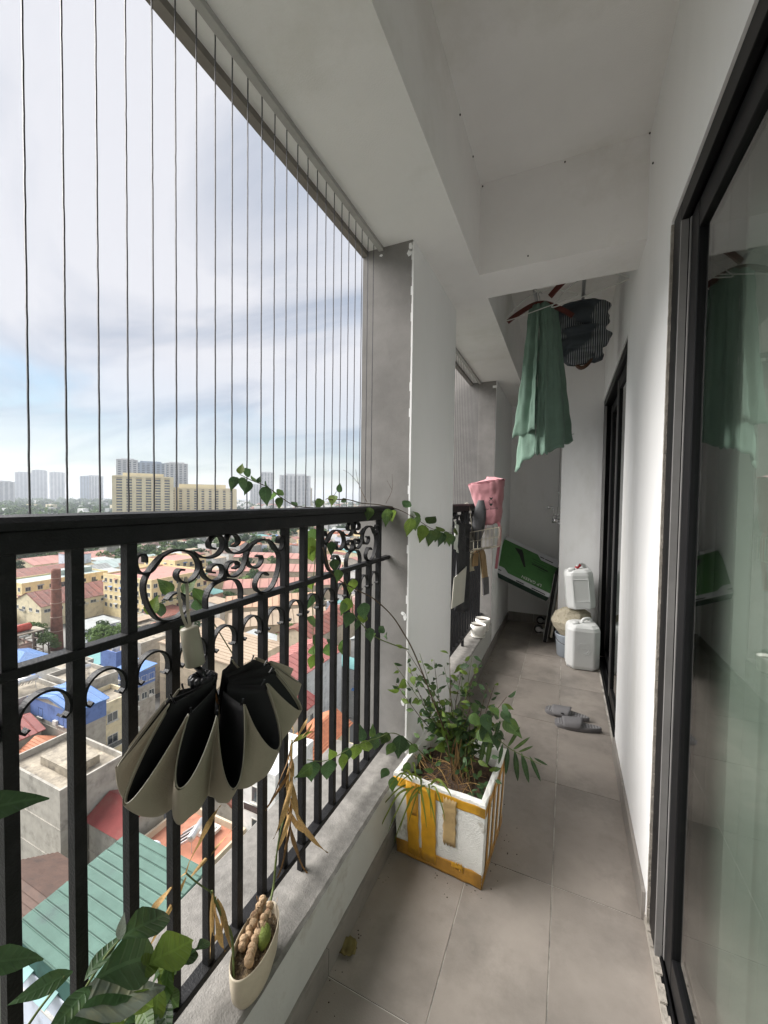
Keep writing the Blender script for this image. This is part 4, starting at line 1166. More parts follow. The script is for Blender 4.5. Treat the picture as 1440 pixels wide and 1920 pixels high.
L4([(1.264, 1.150, 1.0, .2, -1), (1.232, 1.088, 1.0, -.1, -1), (1.325, 1.050, 1.1, .3, -1), (1.35, 1.005, .9, .3, -1), (1.244, 1.035, .9, -.3, -1), (1.394, .935, .9, -.1, -1), (1.50, .885, .8, .8, .4), (1.57, .85, .8, .9, -.2), (1.304, .99, .6, -.2, -1), (1.20, 1.08, .7, -.4, -1), (1.13, 1.24, .7, .2, -1), (1.16, 1.20, .7, -.5, -.8), (1.44, .90, .6, .4, -.9), (1.11, 1.30, .7, -.3, -.9)], -.692, .064)
L4([(1.152, 1.436, 1, -.8, -.5), (1.235, 1.450, 1.1, -.7, -.6), (1.255, 1.462, .8, .2, .7), (1.30, 1.44, .8, .5, -.6)], -.755, .044)
for y, z, s_, dx, dz in ((1.40, 1.405, .8, -.4, -.9), (1.48, 1.40, 1.15, .1, -1), (1.57, 1.405, 1.0, .5, .5), (1.60, 1.36, 1.3, .1, -1), (1.66, 1.36, 1.2, .5, -.8), (1.78, 1.32, 1.25, -.3, -1), (1.84, 1.325, 1.2, .7, .5), (1.90, 1.29, 1.3, .0, -1), (2.03, 1.275, 1.15, .7, .3), (2.00, 1.285, 1.0, -.4, -1), (2.14, 1.265, 1.2, .3, -1), (2.22, 1.25, 1.15, .0, -1), (2.33, 1.25, 1.0, .9, .1), (1.72, 1.345, .9, -.5, .5), (1.50, 1.39, 1.0, .6, -.7), (2.10, 1.262, 1.1, -.5, -.8), (1.95, 1.29, 1.0, .4, -.9), (2.27, 1.24, 1.0, -.4, -.9)):
    leaf(vn, hl, (-.606 - (.09 if y < 1.6 else 0) * (1.6 - y) / .2, y, z), Vector((prng.uniform(-.1, .3), dx, dz)), TOV + Vector((prng.uniform(-.4, .4), 0, prng.uniform(-.2, .4))), .066 * s_)
L4([(.790, 1.492, 1.0, -.25, -1), (.802, 1.490, .75, -.5, -.8), (.802, 1.500, .8, .2, .8), (.822, 1.500, .9, .6, .3), (.818, 1.492, 1.1, .1, -1), (.845, 1.482, 1.0, -.4, -1), (.850, 1.487, .9, .8, .2), (.897, 1.473, 1.0, .7, .3), (.900, 1.470, 1.45, .1, -1), (.940, 1.456, .9, .3, -.8), (.958, 1.448, 1.0, .7, .4), (.955, 1.44, .9, -.3, -1), (1.025, 1.416, .8, .8, .2), (.868, 1.48, .5, .2, .9)], -.78, .038)
L4([(.985, .655, 1, -.2, -1), (.97, .655, .8, -.8, -.3), (1.07, .61, 1.1, .1, -1), (1.10, .60, .7, -.5, .5), (1.20, .575, .9, -.4, -.7), (1.25, .56, 1.1, .1, -1), (1.30, .545, .9, -.2, .6), (1.33, .53, 1.2, .2, -1), (1.38, .515, .7, .3, .7), (1.40, .51, 1.1, -.2, -1), (1.44, .50, 1.0, .5, -.9), (1.15, .585, .8, -.3, -1)], -.668, .064)
for x, y, z, s_ in ((-.635, 1.46, .50, 1.1), (-.60, 1.51, .47, 1.6), (-.58, 1.53, .44, .9), (-.62, 1.48, .45, 1.1), (-.55, 1.56, .42, 1.0), (-.57, 1.52, .36, .9), (-.63, 1.45, .36, .9), (-.60, 1.44, .34, 1.0)):
    leaf(vn, hl, (x, y, z), Vector((prng.uniform(-.6, .2), -.3, -.8)), TOV, .055 * s_)
L4([(1.19, 1.02, 1, .1, -1), (1.21, 1.0, .9, .5, -.8), (1.195, .88, 1, -.2, -1), (1.20, .91, 1.1, .4, -.8), (1.28, .89, 1.2, .2, -1), (1.30, .88, .9, .8, .2), (1.38, .87, 1.1, .5, -.7), (1.40, .855, 1, -.1, -1), (1.187, 1.10, 1, -.3, -1), (1.20, 1.33, 1.1, .1, -1), (1.185, 1.30, 1.1, -.3, -1), (1.175, 1.27, 1.2, .4, -1), (1.17, 1.16, .9, .3, -1), (1.22, .95, .9, -.4, -1), (1.24, .86, .8, .3, -1)], -.815, .060)
for y in (.60, .63, .66, .69, .72, .75): L4([(y, 1.19 + .02 * math.sin(y * 40), 1.0, prng.uniform(-.6, .6), prng.choice((-.8, .5)))], -.85, .045)
# twiggy bare shoots by the pillar top
runner([(-.72, 1.42, 1.425), (-.78, 1.46, 1.50), (-.80, 1.47, 1.56)], .0012, .0006)
runner([(-.78, 1.46, 1.50), (-.81, 1.44, 1.54), (-.83, 1.42, 1.555)], .0009, .0005)
runner([(-.72, 1.60, 1.42), (-.70, 1.62, 1.48), (-.705, 1.63, 1.55)], .0010, .0005)
runner([(-.70, 1.62, 1.48), (-.72, 1.61, 1.52)], .0008, .0005)

# --- bushy plant filling the box
bp = thing('leafy_shrub', (-.38, 1.66, .28), 'bushy leafy shrub growing in the middle of the foam planter', 'shrub')
root = Vector((-.375, 1.655, .27))
tips = [(-.66, 1.57, .74), (-.64, 1.55, .66), (-.60, 1.60, .72), (-.34, 1.64, .80), (-.20, 1.64, .66), (-.62, 1.60, .80), (-.56, 1.62, .78), (-.50, 1.63, .76), (-.44, 1.66, .78), (-.38, 1.66, .76), (-.33, 1.68, .74), (-.28, 1.67, .68), (-.24, 1.66, .60), (-.26, 1.72, .66), (-.40, 1.74, .72), (-.48, 1.72, .70), (-.54, 1.58, .62), (-.33, 1.60, .62), (-.42, 1.56, .56), (-.58, 1.64, .68), (-.30, 1.62, .52), (-.22, 1.68, .54), (-.36, 1.70, .66), (-.52, 1.66, .58)]
for i, tp in enumerate(tips):
    tp = Vector(tp)
    a = root + Vector((prng.uniform(-.03, .03), prng.uniform(-.03, .03), 0))
    mid = a.lerp(tp, .5) + Vector((prng.uniform(-.03, .03), prng.uniform(-.03, .03), .03))
    sp = spline([a, a.lerp(mid, .5) + Vector((0, 0, .03)), mid, tp], 6)
    MB().tube(sp, [.0034 - .0024 * k / (len(sp) - 1) for k in range(len(sp))], 5).build('stem', m_stem if i % 3 else m_gstem, bp, smooth=True)
    n = len(sp)
    for k in range(int(n * .30), n):
        for q in range(2 if k % 2 else 1):
            if prng.random() < .95:
                d = rnd_dir(-.8, .5)
                d = (d + (tp - a).normalized() * .3)
                s_ = prng.uniform(.022, .040) if prng.random() < .85 else prng.uniform(.042, .056)
                leaf(bp, ol if prng.random() < .82 else hl, sp[k] + d * .006, d, TOV + rnd_dir() * .7, s_)
for x, y, z, s_ in ((-.205, 1.62, .575, .085), (-.215, 1.64, .60, .06), (-.27, 1.58, .555, .075), (-.28, 1.58, .60, .07), (-.235, 1.60, .52, .055), (-.30, 1.57, .53, .07), (-.33, 1.56, .59, .06), (-.25, 1.59, .63, .055)):
    leaf(bp, [hl[2], hl[0]], (x, y, z), Vector((prng.uniform(.1, .9), prng.uniform(-.5, 0), prng.uniform(-.7, .1))), TOV, s_)
for i in range(14):
    leaf(bp, [hl[2], ol[1]], (prng.uniform(-.30, -.235), prng.uniform(1.52, 1.60), prng.uniform(.285, .32)), rnd_dir(-.1, .5), Vector((.2, -.3, 1)) + rnd_dir() * .4, prng.uniform(.025, .04))
for i in range(90):
    a_ = prng.uniform(0, 6.283); r_ = prng.uniform(.03, .17)
    p = Vector((-.39 + r_ * 1.05 * math.cos(a_), 1.65 + r_ * math.sin(a_), prng.uniform(.31, .50)))
    leaf(bp, ol, p, rnd_dir(-.6, .5) + Vector((0, -.2, 0)), TOV + rnd_dir() * .8, prng.uniform(.022, .045))
# --- palm seedling
pm = thing('palm_seedling', (-.32, 1.62, .28), 'small palm seedling with one feathered frond at the planter right', 'palm')
sp = spline([(-.335, 1.63, .27), (-.355, 1.62, .41), (-.30, 1.61, .49), (-.249, 1.60, .514), (-.173, 1.585, .487), (-.10, 1.57, .476), (-.063, 1.565, .470)], 5)
MB().tube(sp, [.0032 - .0022 * k / (len(sp) - 1) for k in range(len(sp))], 5).build('frond_stem', m_gstem, pm, smooth=True)
for (bx_, bz_), (tx, tz_) in (((-.285, .498), (-.28, .506 + .06)), ((-.252, .513), (-.254, .585)), ((-.235, .512), (-.213, .588)), ((-.185, .492), (-.142, .570)), ((-.165, .486), (-.109, .543)), ((-.145, .482), (-.095, .512)), ((-.09, .474), (-.040, .455)), ((-.105, .476), (-.061, .401)), ((-.135, .480), (-.101, .364)), ((-.160, .484), (-.141, .366)), ((-.185, .490), (-.186, .385)), ((-.205, .497), (-.214, .420)), ((-.25, .510), (-.258, .385)), ((-.275, .503), (-.286, .370))):
    a = Vector((bx_, 1.59, bz_)); c = Vector((tx, 1.575 + prng.uniform(-.02, .02), tz_))
    leaf(pm, ll, a, c - a, Vector((.3, -1, .35)), (c - a).length)
# --- straw and long grass drooping over the rim
gr = thing('grass_tuft', (-.5, 1.52, .28), 'tuft of long green and straw coloured grass drooping over the planter rim', 'grass')
def blade(pts, w, mat):
    sp = spline(pts, 5); k = len(sp)
    b = MB(); vs = []
    for i, p in enumerate(sp):
        t = i / (k - 1)
        tg = (sp[min(i + 1, k - 1)] - sp[max(i - 1, 0)]).normalized()
        side = tg.cross(Vector((.5, -.8, .4))).normalized()
        h = w * .5 * (1 - t) ** .6 * (.5 + min(1, t * 4) * .5)
        vs += [p - side * h, p + side * h * 1.0]
    return b.add(vs, [(2 * i, 2 * i + 1, 2 * i + 3, 2 * i + 2) for i in range(k - 1)]).build('blade', mat, gr, smooth=True)
gb = Vector((-.49, 1.50, .295))
for tx, ty, tz_, w in ((-.575, 1.42, .325, .009), (-.61, 1.41, .300, .009), (-.56, 1.40, .345, .008), (-.47, 1.41, .30, .010), (-.375, 1.405, .262, .009), (-.41, 1.40, .232, .010), (-.445, 1.40, .215, .010), (-.43, 1.405, .25, .008), (-.64, 1.40, .135, .010), (-.575, 1.395, .115, .009), (-.60, 1.39, .150, .009), (-.555, 1.395, .16, .008), (-.66, 1.42, .18, .008), (-.53, 1.46, .39, .008), (-.36, 1.44, .33, .012), (-.52, 1.40, .20, .008)):
    e = Vector((tx, ty, tz_)); a = gb + Vector((prng.uniform(-.03, .03), prng.uniform(-.02, .02), 0))
    mid = a.lerp(e, .45) + Vector((0, -.01, .05 + prng.uniform(0, .03)))
    blade([a, mid, e.lerp(mid, .35) + Vector((0, 0, .012)), e], w, m_grassb)
for i in range(70):
    a = Vector((prng.uniform(-.54, -.33), prng.uniform(1.52, 1.72), prng.uniform(.275, .30)))
    d = rnd_dir(-.05, .55); l_ = prng.uniform(.05, .13)
    e = a + d * l_
    e.z = max(e.z, .27)
    blade([a, a.lerp(e, .5) + Vector((0, 0, .015)), e], prng.uniform(.002, .0045), m_dry if prng.random() < .55 else m_drydk)
for i in range(11):
    a = Vector((prng.uniform(-.40, -.345), prng.uniform(1.58, 1.66), .30))
    blade([a + Vector((0, 0, .16)), a + Vector((prng.uniform(-.015, .015), -.02, .07)), a + Vector((prng.uniform(-.04, .06), -.05, -.02))], .006, m_dry if i % 2 else m_drydk)

# --- dried orchid-like plant and cactus in the oval pot
rz_ = thing('dried_rhizomes', (OP[0], OP[1], OP[2] + .07), 'knobbly beige rhizomes with withered stalks in the oval pot', 'plant')
m_rhiz = M('rhizome', (.40, .28, .17), .85, .25, 60, .6, 220, stain=(.20, .11, .06), stain_lo=.5, stain_hi=.65, stain_scale=60)
def blob(c, r, parent, mat, name, sx=1, sy=1, sz=1):
    prof = [(r * math.sin(math.pi * k / 7) + 1e-4, -r * math.cos(math.pi * k / 7) * sz) for k in range(8)]
    return MB().lathe(prof, c, 9, sx=sx, sy=sy, caps=False).build(name, mat, parent, smooth=True)
pr2 = random.Random(4)
def oploc(x, y, z):
    c, s = math.cos(R(14)), math.sin(R(14))
    return (OP[0] + x * c - y * s, OP[1] + x * s + y * c, OP[2] + .078 + z)
for lx, ys in ((-.022, range(9)), (.004, range(9))):
    for k in ys:
        y = -.02 + .0115 * k if lx < 0 else -.045 + .0135 * k
        p = oploc(lx + pr2.uniform(-.004, .004), y, .012 + .0035 * max(0, k - 2) + pr2.uniform(0, .004))
        blob(p, .0095 + pr2.uniform(0, .0035), rz_, m_rhiz, 'rhizome_segment', 1, .85, pr2.uniform(.9, 1.3))
for i in range(26):                   # papery sheaths
    p = Vector(oploc(pr2.uniform(-.03, .02), pr2.uniform(.0, .08), pr2.uniform(.015, .04)))
    d = Vector((pr2.uniform(-.5, .5), pr2.uniform(-.2, .5), 1))
    put('sheath', prng.choice([leaf_mesh(m_rhiz, LANCE, 1, .3, .6, -.2)]) if i == 0 else bpy.data.meshes[SH], p, rz_, frame3(d, rnd_dir()), pr2.uniform(.010, .020))
    if i == 0: SH = [m for m in bpy.data.meshes if m.name.startswith('leaf')][-1].name
MB().tube(spline([oploc(.004, .062, .03), (-.69, .835, .40), (-.692, .845, .45), (-.694, .862, .51), (-.70, .905, .575), (-.705, .928, .66), (-.70, .924, .745)], 5), [.0030] * 12 + [.0022] * 19, 6).build('stalk', m_gstem, rz_, smooth=True)
dl = [leaf_mesh(m_dry, LANCE, 1, .09, 1.3, .1, 2.2), leaf_mesh(m_drydk, LANCE, 1, .07, 1.5, .25, -2.4), leaf_mesh(m_dry, LANCE, 1, .11, 1.0, .45, 1.6)]
def dleaf(p, d, s, m=None):
    put('withered_leaf', m or pr2.choice(dl), p, rz_, frame3(d, rnd_dir()), s)
for i in range(13):
    p = Vector((-.70, .922 - .006 * (i % 3), .74 - .018 * i))
    dleaf(p, Vector((pr2.uniform(-.25, .25), pr2.uniform(-.35, .15), -1)), pr2.uniform(.10, .20))
dleaf((-.70, .924, .735), Vector((.1, .55, .35)), .085, dl[0]); dleaf((-.70, .93, .74), Vector((.2, .9, -.25)), .10); dleaf((-.70, .92, .745), (0, .4, 1), .10)
leaf(rz_, [leaf_mesh(m_grassb, LANCE, 1, .2, .4, .2)], (-.70, .925, .735), Vector((.15, 1, .12)), (0, -.3, 1), .085)
MB().tube(spline([oploc(-.012, -.078, -.005), (-.70, .698, .39), (-.705, .678, .45), (-.71, .655, .52), (-.712, .648, .545)], 5), .0032, 6).build('stalk', m_gstem, rz_, smooth=True)
for i in range(9): dleaf((-.71, .65 + .004 * i, .545 - .010 * i), Vector((pr2.uniform(-.2, .3), pr2.uniform(-.35, .3), -1)), pr2.uniform(.08, .15))
for y, z, dy, dz, s in ((.60, .62, .5, .8, .13), (.60, .62, -.6, .1, .12), (.585, .64, -.3, .9, .12), (.61, .60, .8, .25, .12), (.60, .61, -.7, -.4, .14)): dleaf((-.735, y, z), Vector((.1, dy, dz)), s, dl[0] if dz < .5 else None)
MB().tube(spline([(-.712, .65, .54), (-.725, .62, .585), (-.735, .60, .62)], 4), .0018, 5).build('stalk', m_gstem, rz_, smooth=True)
ca = thing('small_cactus', oploc(.018, -.008, 0), 'small green ovoid cactus in the oval pot', 'cactus')
m_cact = M('cactus_green', (.12, .155, .025), .7, .15, 60, .5, 260)
b = MB().lathe([(.0125 * math.sin(math.pi * (k + .15) / 9.3) ** .6 * 1.1, .042 * k / 9) for k in range(10)], (0, 0, 0), 18)
Q = Matrix.Rotation(R(38), 3, 'X') @ Matrix.Rotation(R(12), 3, 'Y')
cp = Vector(oploc(.019, -.008, -.002))
b.v = [tuple(Q.inverted() @ (Vector(v) * 1.15) + cp) for v in b.v]
b.build('body', m_cact, ca, smooth=True)

# --- leafy pot plant close to the camera, bottom left
fp = thing('potted_plant', (-.74, .36, ZK), 'broad leaved green pot plant in the lower left foreground', 'plant')
m_pot = M('brown_clay_pot', (.16, .085, .05), .8, .15, 20, .2, 100)
MB().lathe([(.055, 0), (.060, .004), (.082, .13), (.088, .135), (.088, .15), (.080, .15), (.074, .12), (.05, .118)], (-.74, .36, ZK), 26).build('pot', m_pot, fp, smooth=True)
MB().lathe([(.075, .125), (.04, .13), (.001, .131)], (-.74, .36, ZK), 20).build('soil', m_soil, fp, smooth=True)
bl_ = [leaf_mesh(m_leafd, OVATE, 1, .36, .35, .22, .2, .1), leaf_mesh(m_leafd, OVATE, 1, .42, .25, .35, -.25, .12), leaf_mesh(m_leaf, OVATE, 1, .38, .4, .15, .3), leaf_mesh(m_leafy, OVATE, 1, .46, .2, .2, .1)]
m_gleaf = leaf_mat('pale_leaf_back', (.17, .20, .16), .15)
bl_.append(leaf_mesh(m_gleaf, OVATE, 1, .42, .3, .1, .1))
base = Vector((-.735, .365, .41))
def fleaf(a, e, k, nrm=(.35, -.55, .75)):
    a = Vector(a); e = Vector(e)
    put('leaf', bl_[k], a, fp, frame3(e - a, nrm), (e - a).length * 1.02)
def fstem(pts):
    MB().tube(spline(pts, 5), [.0034 - .002 * i / (5 * (len(pts) - 1)) for i in range(5 * (len(pts) - 1) + 1)], 5).build('stem', m_gstem, fp, smooth=True)
fstem([base, (-.68, .30, .55), (-.64, .30, .66), (-.62, .355, .735), (-.62, .385, .745)])
fstem([base, (-.70, .28, .58), (-.64, .27, .72), (-.62, .31, .77)])
fstem([base, (-.70, .40, .50), (-.655, .46, .545), (-.63, .50, .58)])
fstem([base, (-.66, .36, .52), (-.62, .38, .60), (-.61, .42, .62)])
fleaf((-.62, .385, .745), (-.635, .515, .690), 0); fleaf((-.62, .385, .742), (-.625, .395, .775), 4)
fleaf((-.62, .352, .72), (-.62, .505, .640), 1); fleaf((-.62, .345, .715), (-.60, .285, .745), 0)
fleaf((-.62, .335, .735), (-.625, .392, .755), 0, (.2, -.8, .3)); fleaf((-.62, .32, .765), (-.63, .262, .790), 0)
fleaf((-.635, .315, .70), (-.60, .455, .615), 4, (.1, -.3, 1)); fleaf((-.63, .30, .69), (-.59, .40, .660), 0); fleaf((-.625, .30, .665), (-.575, .375, .615), 1)
fleaf((-.62, .29, .66), (-.60, .20, .70), 0); fleaf((-.64, .25, .76), (-.60, .14, .79), 1)
fleaf((-.64, .22, .87), (-.612, .292, .835), 0, (.2, -.5, .9)); fleaf((-.66, .18, .90), (-.62, .22, .885), 1)
fleaf((-.655, .20, 1.06), (-.618, .297, 1.048), 0, (.1, -.7, .5)); fstem([base, (-.73, .22, .7), (-.69, .19, .95), (-.655, .20, 1.06)])
fstem([base, (-.72, .22, .6), (-.69, .19, .78), (-.64, .22, .87)])
fleaf((-.625, .41, .66), (-.63, .475, .625), 3); fleaf((-.63, .44, .64), (-.64, .56, .575), 3); fleaf((-.615, .385, .655), (-.61, .355, .60), 3); fleaf((-.62, .40, .64), (-.60, .43, .585), 3)
fleaf((-.635, .47, .60), (-.64, .535, .565), 2); fleaf((-.635, .475, .60), (-.64, .50, .54), 2); fleaf((-.632, .48, .595), (-.625, .455, .52), 2); fleaf((-.63, .49, .585), (-.64, .57, .545), 0); fleaf((-.64, .53, .56), (-.645, .565, .515), 1); fleaf((-.64, .545, .55), (-.65, .60, .525), 0)
fleaf((-.63, .46, .59), (-.61, .43, .53), 3); fleaf((-.635, .47, .57), (-.62, .49, .50), 2); fleaf((-.63, .45, .56), (-.61, .42, .50), 4)
for i in range(14):
    a = Vector((prng.uniform(-.68, -.62), prng.uniform(.38, .50), prng.uniform(.50, .58))); fleaf(a, a + rnd_dir(-.9, .3) * prng.uniform(.04, .075), prng.choice((1, 2, 2, 3, 0)))
fleaf((-.62, .35, .63), (-.605, .31, .57), 3); fleaf((-.62, .36, .60), (-.60, .34, .53), 3)
# ================================================================ the city below
GZ = -48.5
m_ground = M('city_ground', (.20, .195, .18), .95, .25, .05, stain=(.075, .105, .045), stain_lo=.52, stain_hi=.60, stain_scale=.012)
MB().add([(-9000, -3000, GZ), (400, -3000, GZ), (400, 9000, GZ), (-9000, 9000, GZ)], [(0, 1, 2, 3)]).build('city_ground', m_ground, kind='structure')
m_road = M('asphalt', (.075, .075, .075), .9, .2, .4)
for x0, x1 in ((-59.4, -54.6), (-96, -91), (-21, -14)):
    MB().add([(x0, -60, GZ + .02), (x1, -60, GZ + .02), (x1, 260, GZ + .02), (x0, 260, GZ + .02)], [(0, 1, 2, 3)]).build('road', m_road, kind='structure')
def W_(name, c, var=.12, sc=.6, stain=None, lo=.52, hi=.72, ss=.5, **k):
    return M(name, c, .85, var, sc, stain=stain or tuple(x * .5 for x in c), stain_lo=lo, stain_hi=hi, stain_scale=ss, **k)
cw = dict(
    white=W_('wall_white', (.66, .66, .64)), cream=W_('wall_cream', (.66, .58, .40)), yellow=W_('wall_yellow', (.76, .63, .36), stain=(.52, .42, .25), lo=.56),
    concrete=W_('wall_concrete', (.36, .34, .30), .2, .8, (.16, .15, .13)), grey=W_('wall_grey', (.42, .42, .41)), blue=W_('wall_blue', (.12, .19, .42)),
    tan=W_('wall_tan', (.50, .42, .31)), pale=W_('wall_pale_blue', (.58, .63, .72)), pink=W_('wall_pink', (.55, .38, .34)), dteal=W_('wall_dark_teal', (.035, .10, .085)))
cr_ = dict(
    teal=M('roof_teal_metal', (.105, .19, .155), .5, .16, .8, spec=.3, stain=(.085, .135, .12), stain_lo=.55, stain_hi=.7, stain_scale=.4, wave=('Y', 9.0, .5, .05)),
    blue=M('roof_blue_metal', (.09, .205, .46), .45, .08, .8, wave=('Y', 5.0, .5, .05)), tealroof=M('roof_turquoise', (.14, .31, .30), .5, .1, .8),
    red=M('roof_red_metal', (.23, .050, .045), .5, .15, .8, stain=(.24, .09, .07), stain_lo=.5, stain_hi=.7, stain_scale=.5, wave=('Y', 6.0, .5, .05)),
    redbrown=M('roof_redbrown', (.235, .085, .06), .6, .2, .8, stain=(.16, .08, .06), stain_lo=.48, stain_hi=.62, stain_scale=.6, wave=('Y', 6.0, .4, .05)),
    pink=M('roof_pink', (.43, .215, .18), .7, .12, .1, stain=(.40, .23, .17), stain_lo=.5, stain_hi=.7, stain_scale=.05, wave=('X', 1.2, .5, .1)),
    peach=M('roof_peach', (.52, .33, .22), .75, .12, .1, stain=(.40, .28, .20), stain_lo=.5, stain_hi=.7, stain_scale=.06, wave=('X', 1.2, .5, .1)),
    tan=M('roof_tan', (.42, .33, .24), .8, .15, .2, stain=(.28, .21, .15), stain_lo=.5, stain_hi=.68, stain_scale=.1, wave=('X', 1.5, .5, .1)),
    orange=M('roof_orange_tile', (.40, .15, .075), .75, .2, 1.5, stain=(.30, .12, .06), stain_lo=.5, stain_hi=.7, stain_scale=.7),
    brown=M('roof_brown_tile', (.11, .068, .052), .8, .2, 2.0, stain=(.065, .045, .037), stain_lo=.5, stain_hi=.7, stain_scale=1.0),
    crimson=M('roof_crimson', (.34, .125, .11), .6, .15, .8, stain=(.33, .13, .12), stain_lo=.5, stain_hi=.7, stain_scale=.6, wave=('Y', 5.0, .4, .05)),
    yellow=M('roof_yellow_canvas', (.55, .45, .20), .6, .1, .8), flat=W_('roof_concrete', (.34, .30, .235), .3, .6, (.16, .14, .115), .45, .65, .8),
    terracotta=W_('roof_terracotta', (.44, .19, .12), .15, 1.2), grey=M('roof_grey_sheet', (.36, .38, .375), .7, .15, .3, stain=(.27, .28, .26), stain_lo=.5, stain_hi=.7, stain_scale=.2, wave=('Y', 2.0, .4, .08)),
    greygreen=M('roof_greygreen', (.33, .40, .385), .7, .12, .2, stain=(.27, .31, .29), stain_lo=.5, stain_hi=.7, stain_scale=.1), white=W_('roof_white', (.62, .62, .60)))
m_win = M('window_glass_dark', (.05, .06, .065), .15, .3, 2.0, spec=.6, rnd=.5)
m_wfr = M('window_frame_pale', (.55, .54, .50), .6)
m_dk = M('dark_opening', (.012, .012, .012), .9)
m_inox = M('stainless', (.62, .62, .62), .35, .1, 2, metal=.7)
FP = []                                   # occupied footprints
_wm = {}
def win_mesh(w, h):
    k = (round(w, 2), round(h, 2))
    if k not in _wm:                      # faces -Y in its own frame: frame proud of the wall, pane set back in it
        b = MB(); t = .08
        b.box((0, -.05, 0), (t, .02, h), 1).box((w - t, -.05, 0), (w, .02, h), 1).box((t, -.05, 0), (w - t, .02, t), 1).box((t, -.05, h - t), (w - t, .02, h), 1)
        b.box((w / 2 - .03, -.04, t), (w / 2 + .03, .01, h - t), 1).box((t, -.012, t), (w - t, .01, h - t), 0)
        b.box((-.1, -.22, -.10), (w + .1, .02, -.02), 1)
        _wm[k] = b.mesh('window', [m_win, m_wfr])
    return _wm[k]
crng = random.Random(99)
def extras(t, P, u, z, ww, front):
    # now and then an air conditioner, an awning or a barred balcony at a window
    k = crng.random()
    def q(a, o, zz): return P(a, -o, zz) if front else P(-o, a, zz)
    def bx(name, a0, a1, o0, o1, z0, z1, mat):
        vs = [q(a0, o0, z0), q(a1, o0, z0), q(a1, o1, z0), q(a0, o1, z0), q(a0, o0, z1), q(a1, o0, z1), q(a1, o1, z1), q(a0, o1, z1)]
        MB().add(vs, [(0, 3, 2, 1), (4, 5, 6, 7), (0, 1, 5, 4), (1, 2, 6, 5), (2, 3, 7, 6), (3, 0, 4, 7)]).build(name, mat, t)
    if k < .16: bx('air_conditioner', u + ww[0] + .15, u + ww[0] + .95, .02, .38, z - .1, z + .5, m_wfr)
    elif k < .30:
        MB().add([q(u - .25, .02, z + ww[1] + .35), q(u + ww[0] + .25, .02, z + ww[1] + .35), q(u + ww[0] + .25, .75, z + ww[1] + .05), q(u - .25, .75, z + ww[1] + .05)], [(0, 1, 2, 3)]).build('awning', cr_[crng.choice(('grey', 'tealroof', 'redbrown', 'blue', 'tan'))], t, solid=.04)
    elif k < .44:
        bx('balcony', u - .3, u + ww[0] + .3, .02, .8, z - .45, z - .32, m_wfr); bx('balcony_rail', u - .3, u + ww[0] + .3, .76, .8, z - .32, z + .35, m_win)
def seams(rf, quads, n, mr):
    # lapped roofing sheets running from ridge to eaves
    for A, B, C2, D2_ in quads:
        nrm = (B - A).cross(D2_ - A).normalized()
        if nrm.z < 0: nrm = -nrm
        for i in range(n):
            t0, t1 = i / n + .003, (i + 1) / n - .003
            p0, p1 = A.lerp(B, t0), A.lerp(B, t1); p3, p2 = D2_.lerp(C2, t0), D2_.lerp(C2, t1)
            h_ = nrm * (.07 + .05 * (i % 2)); k_ = nrm * .20; s_ = (p1 - p0) * .05
            MB().add([p0 + k_, p0 + s_ + h_, p1 - s_ + h_, p1 + k_, p2 + k_, p2 - s_ + h_, p3 + s_ + h_, p3 + k_], [(0, 1, 6, 7), (1, 2, 5, 6), (2, 3, 4, 5)]).build('roof_panel', mr, rf)
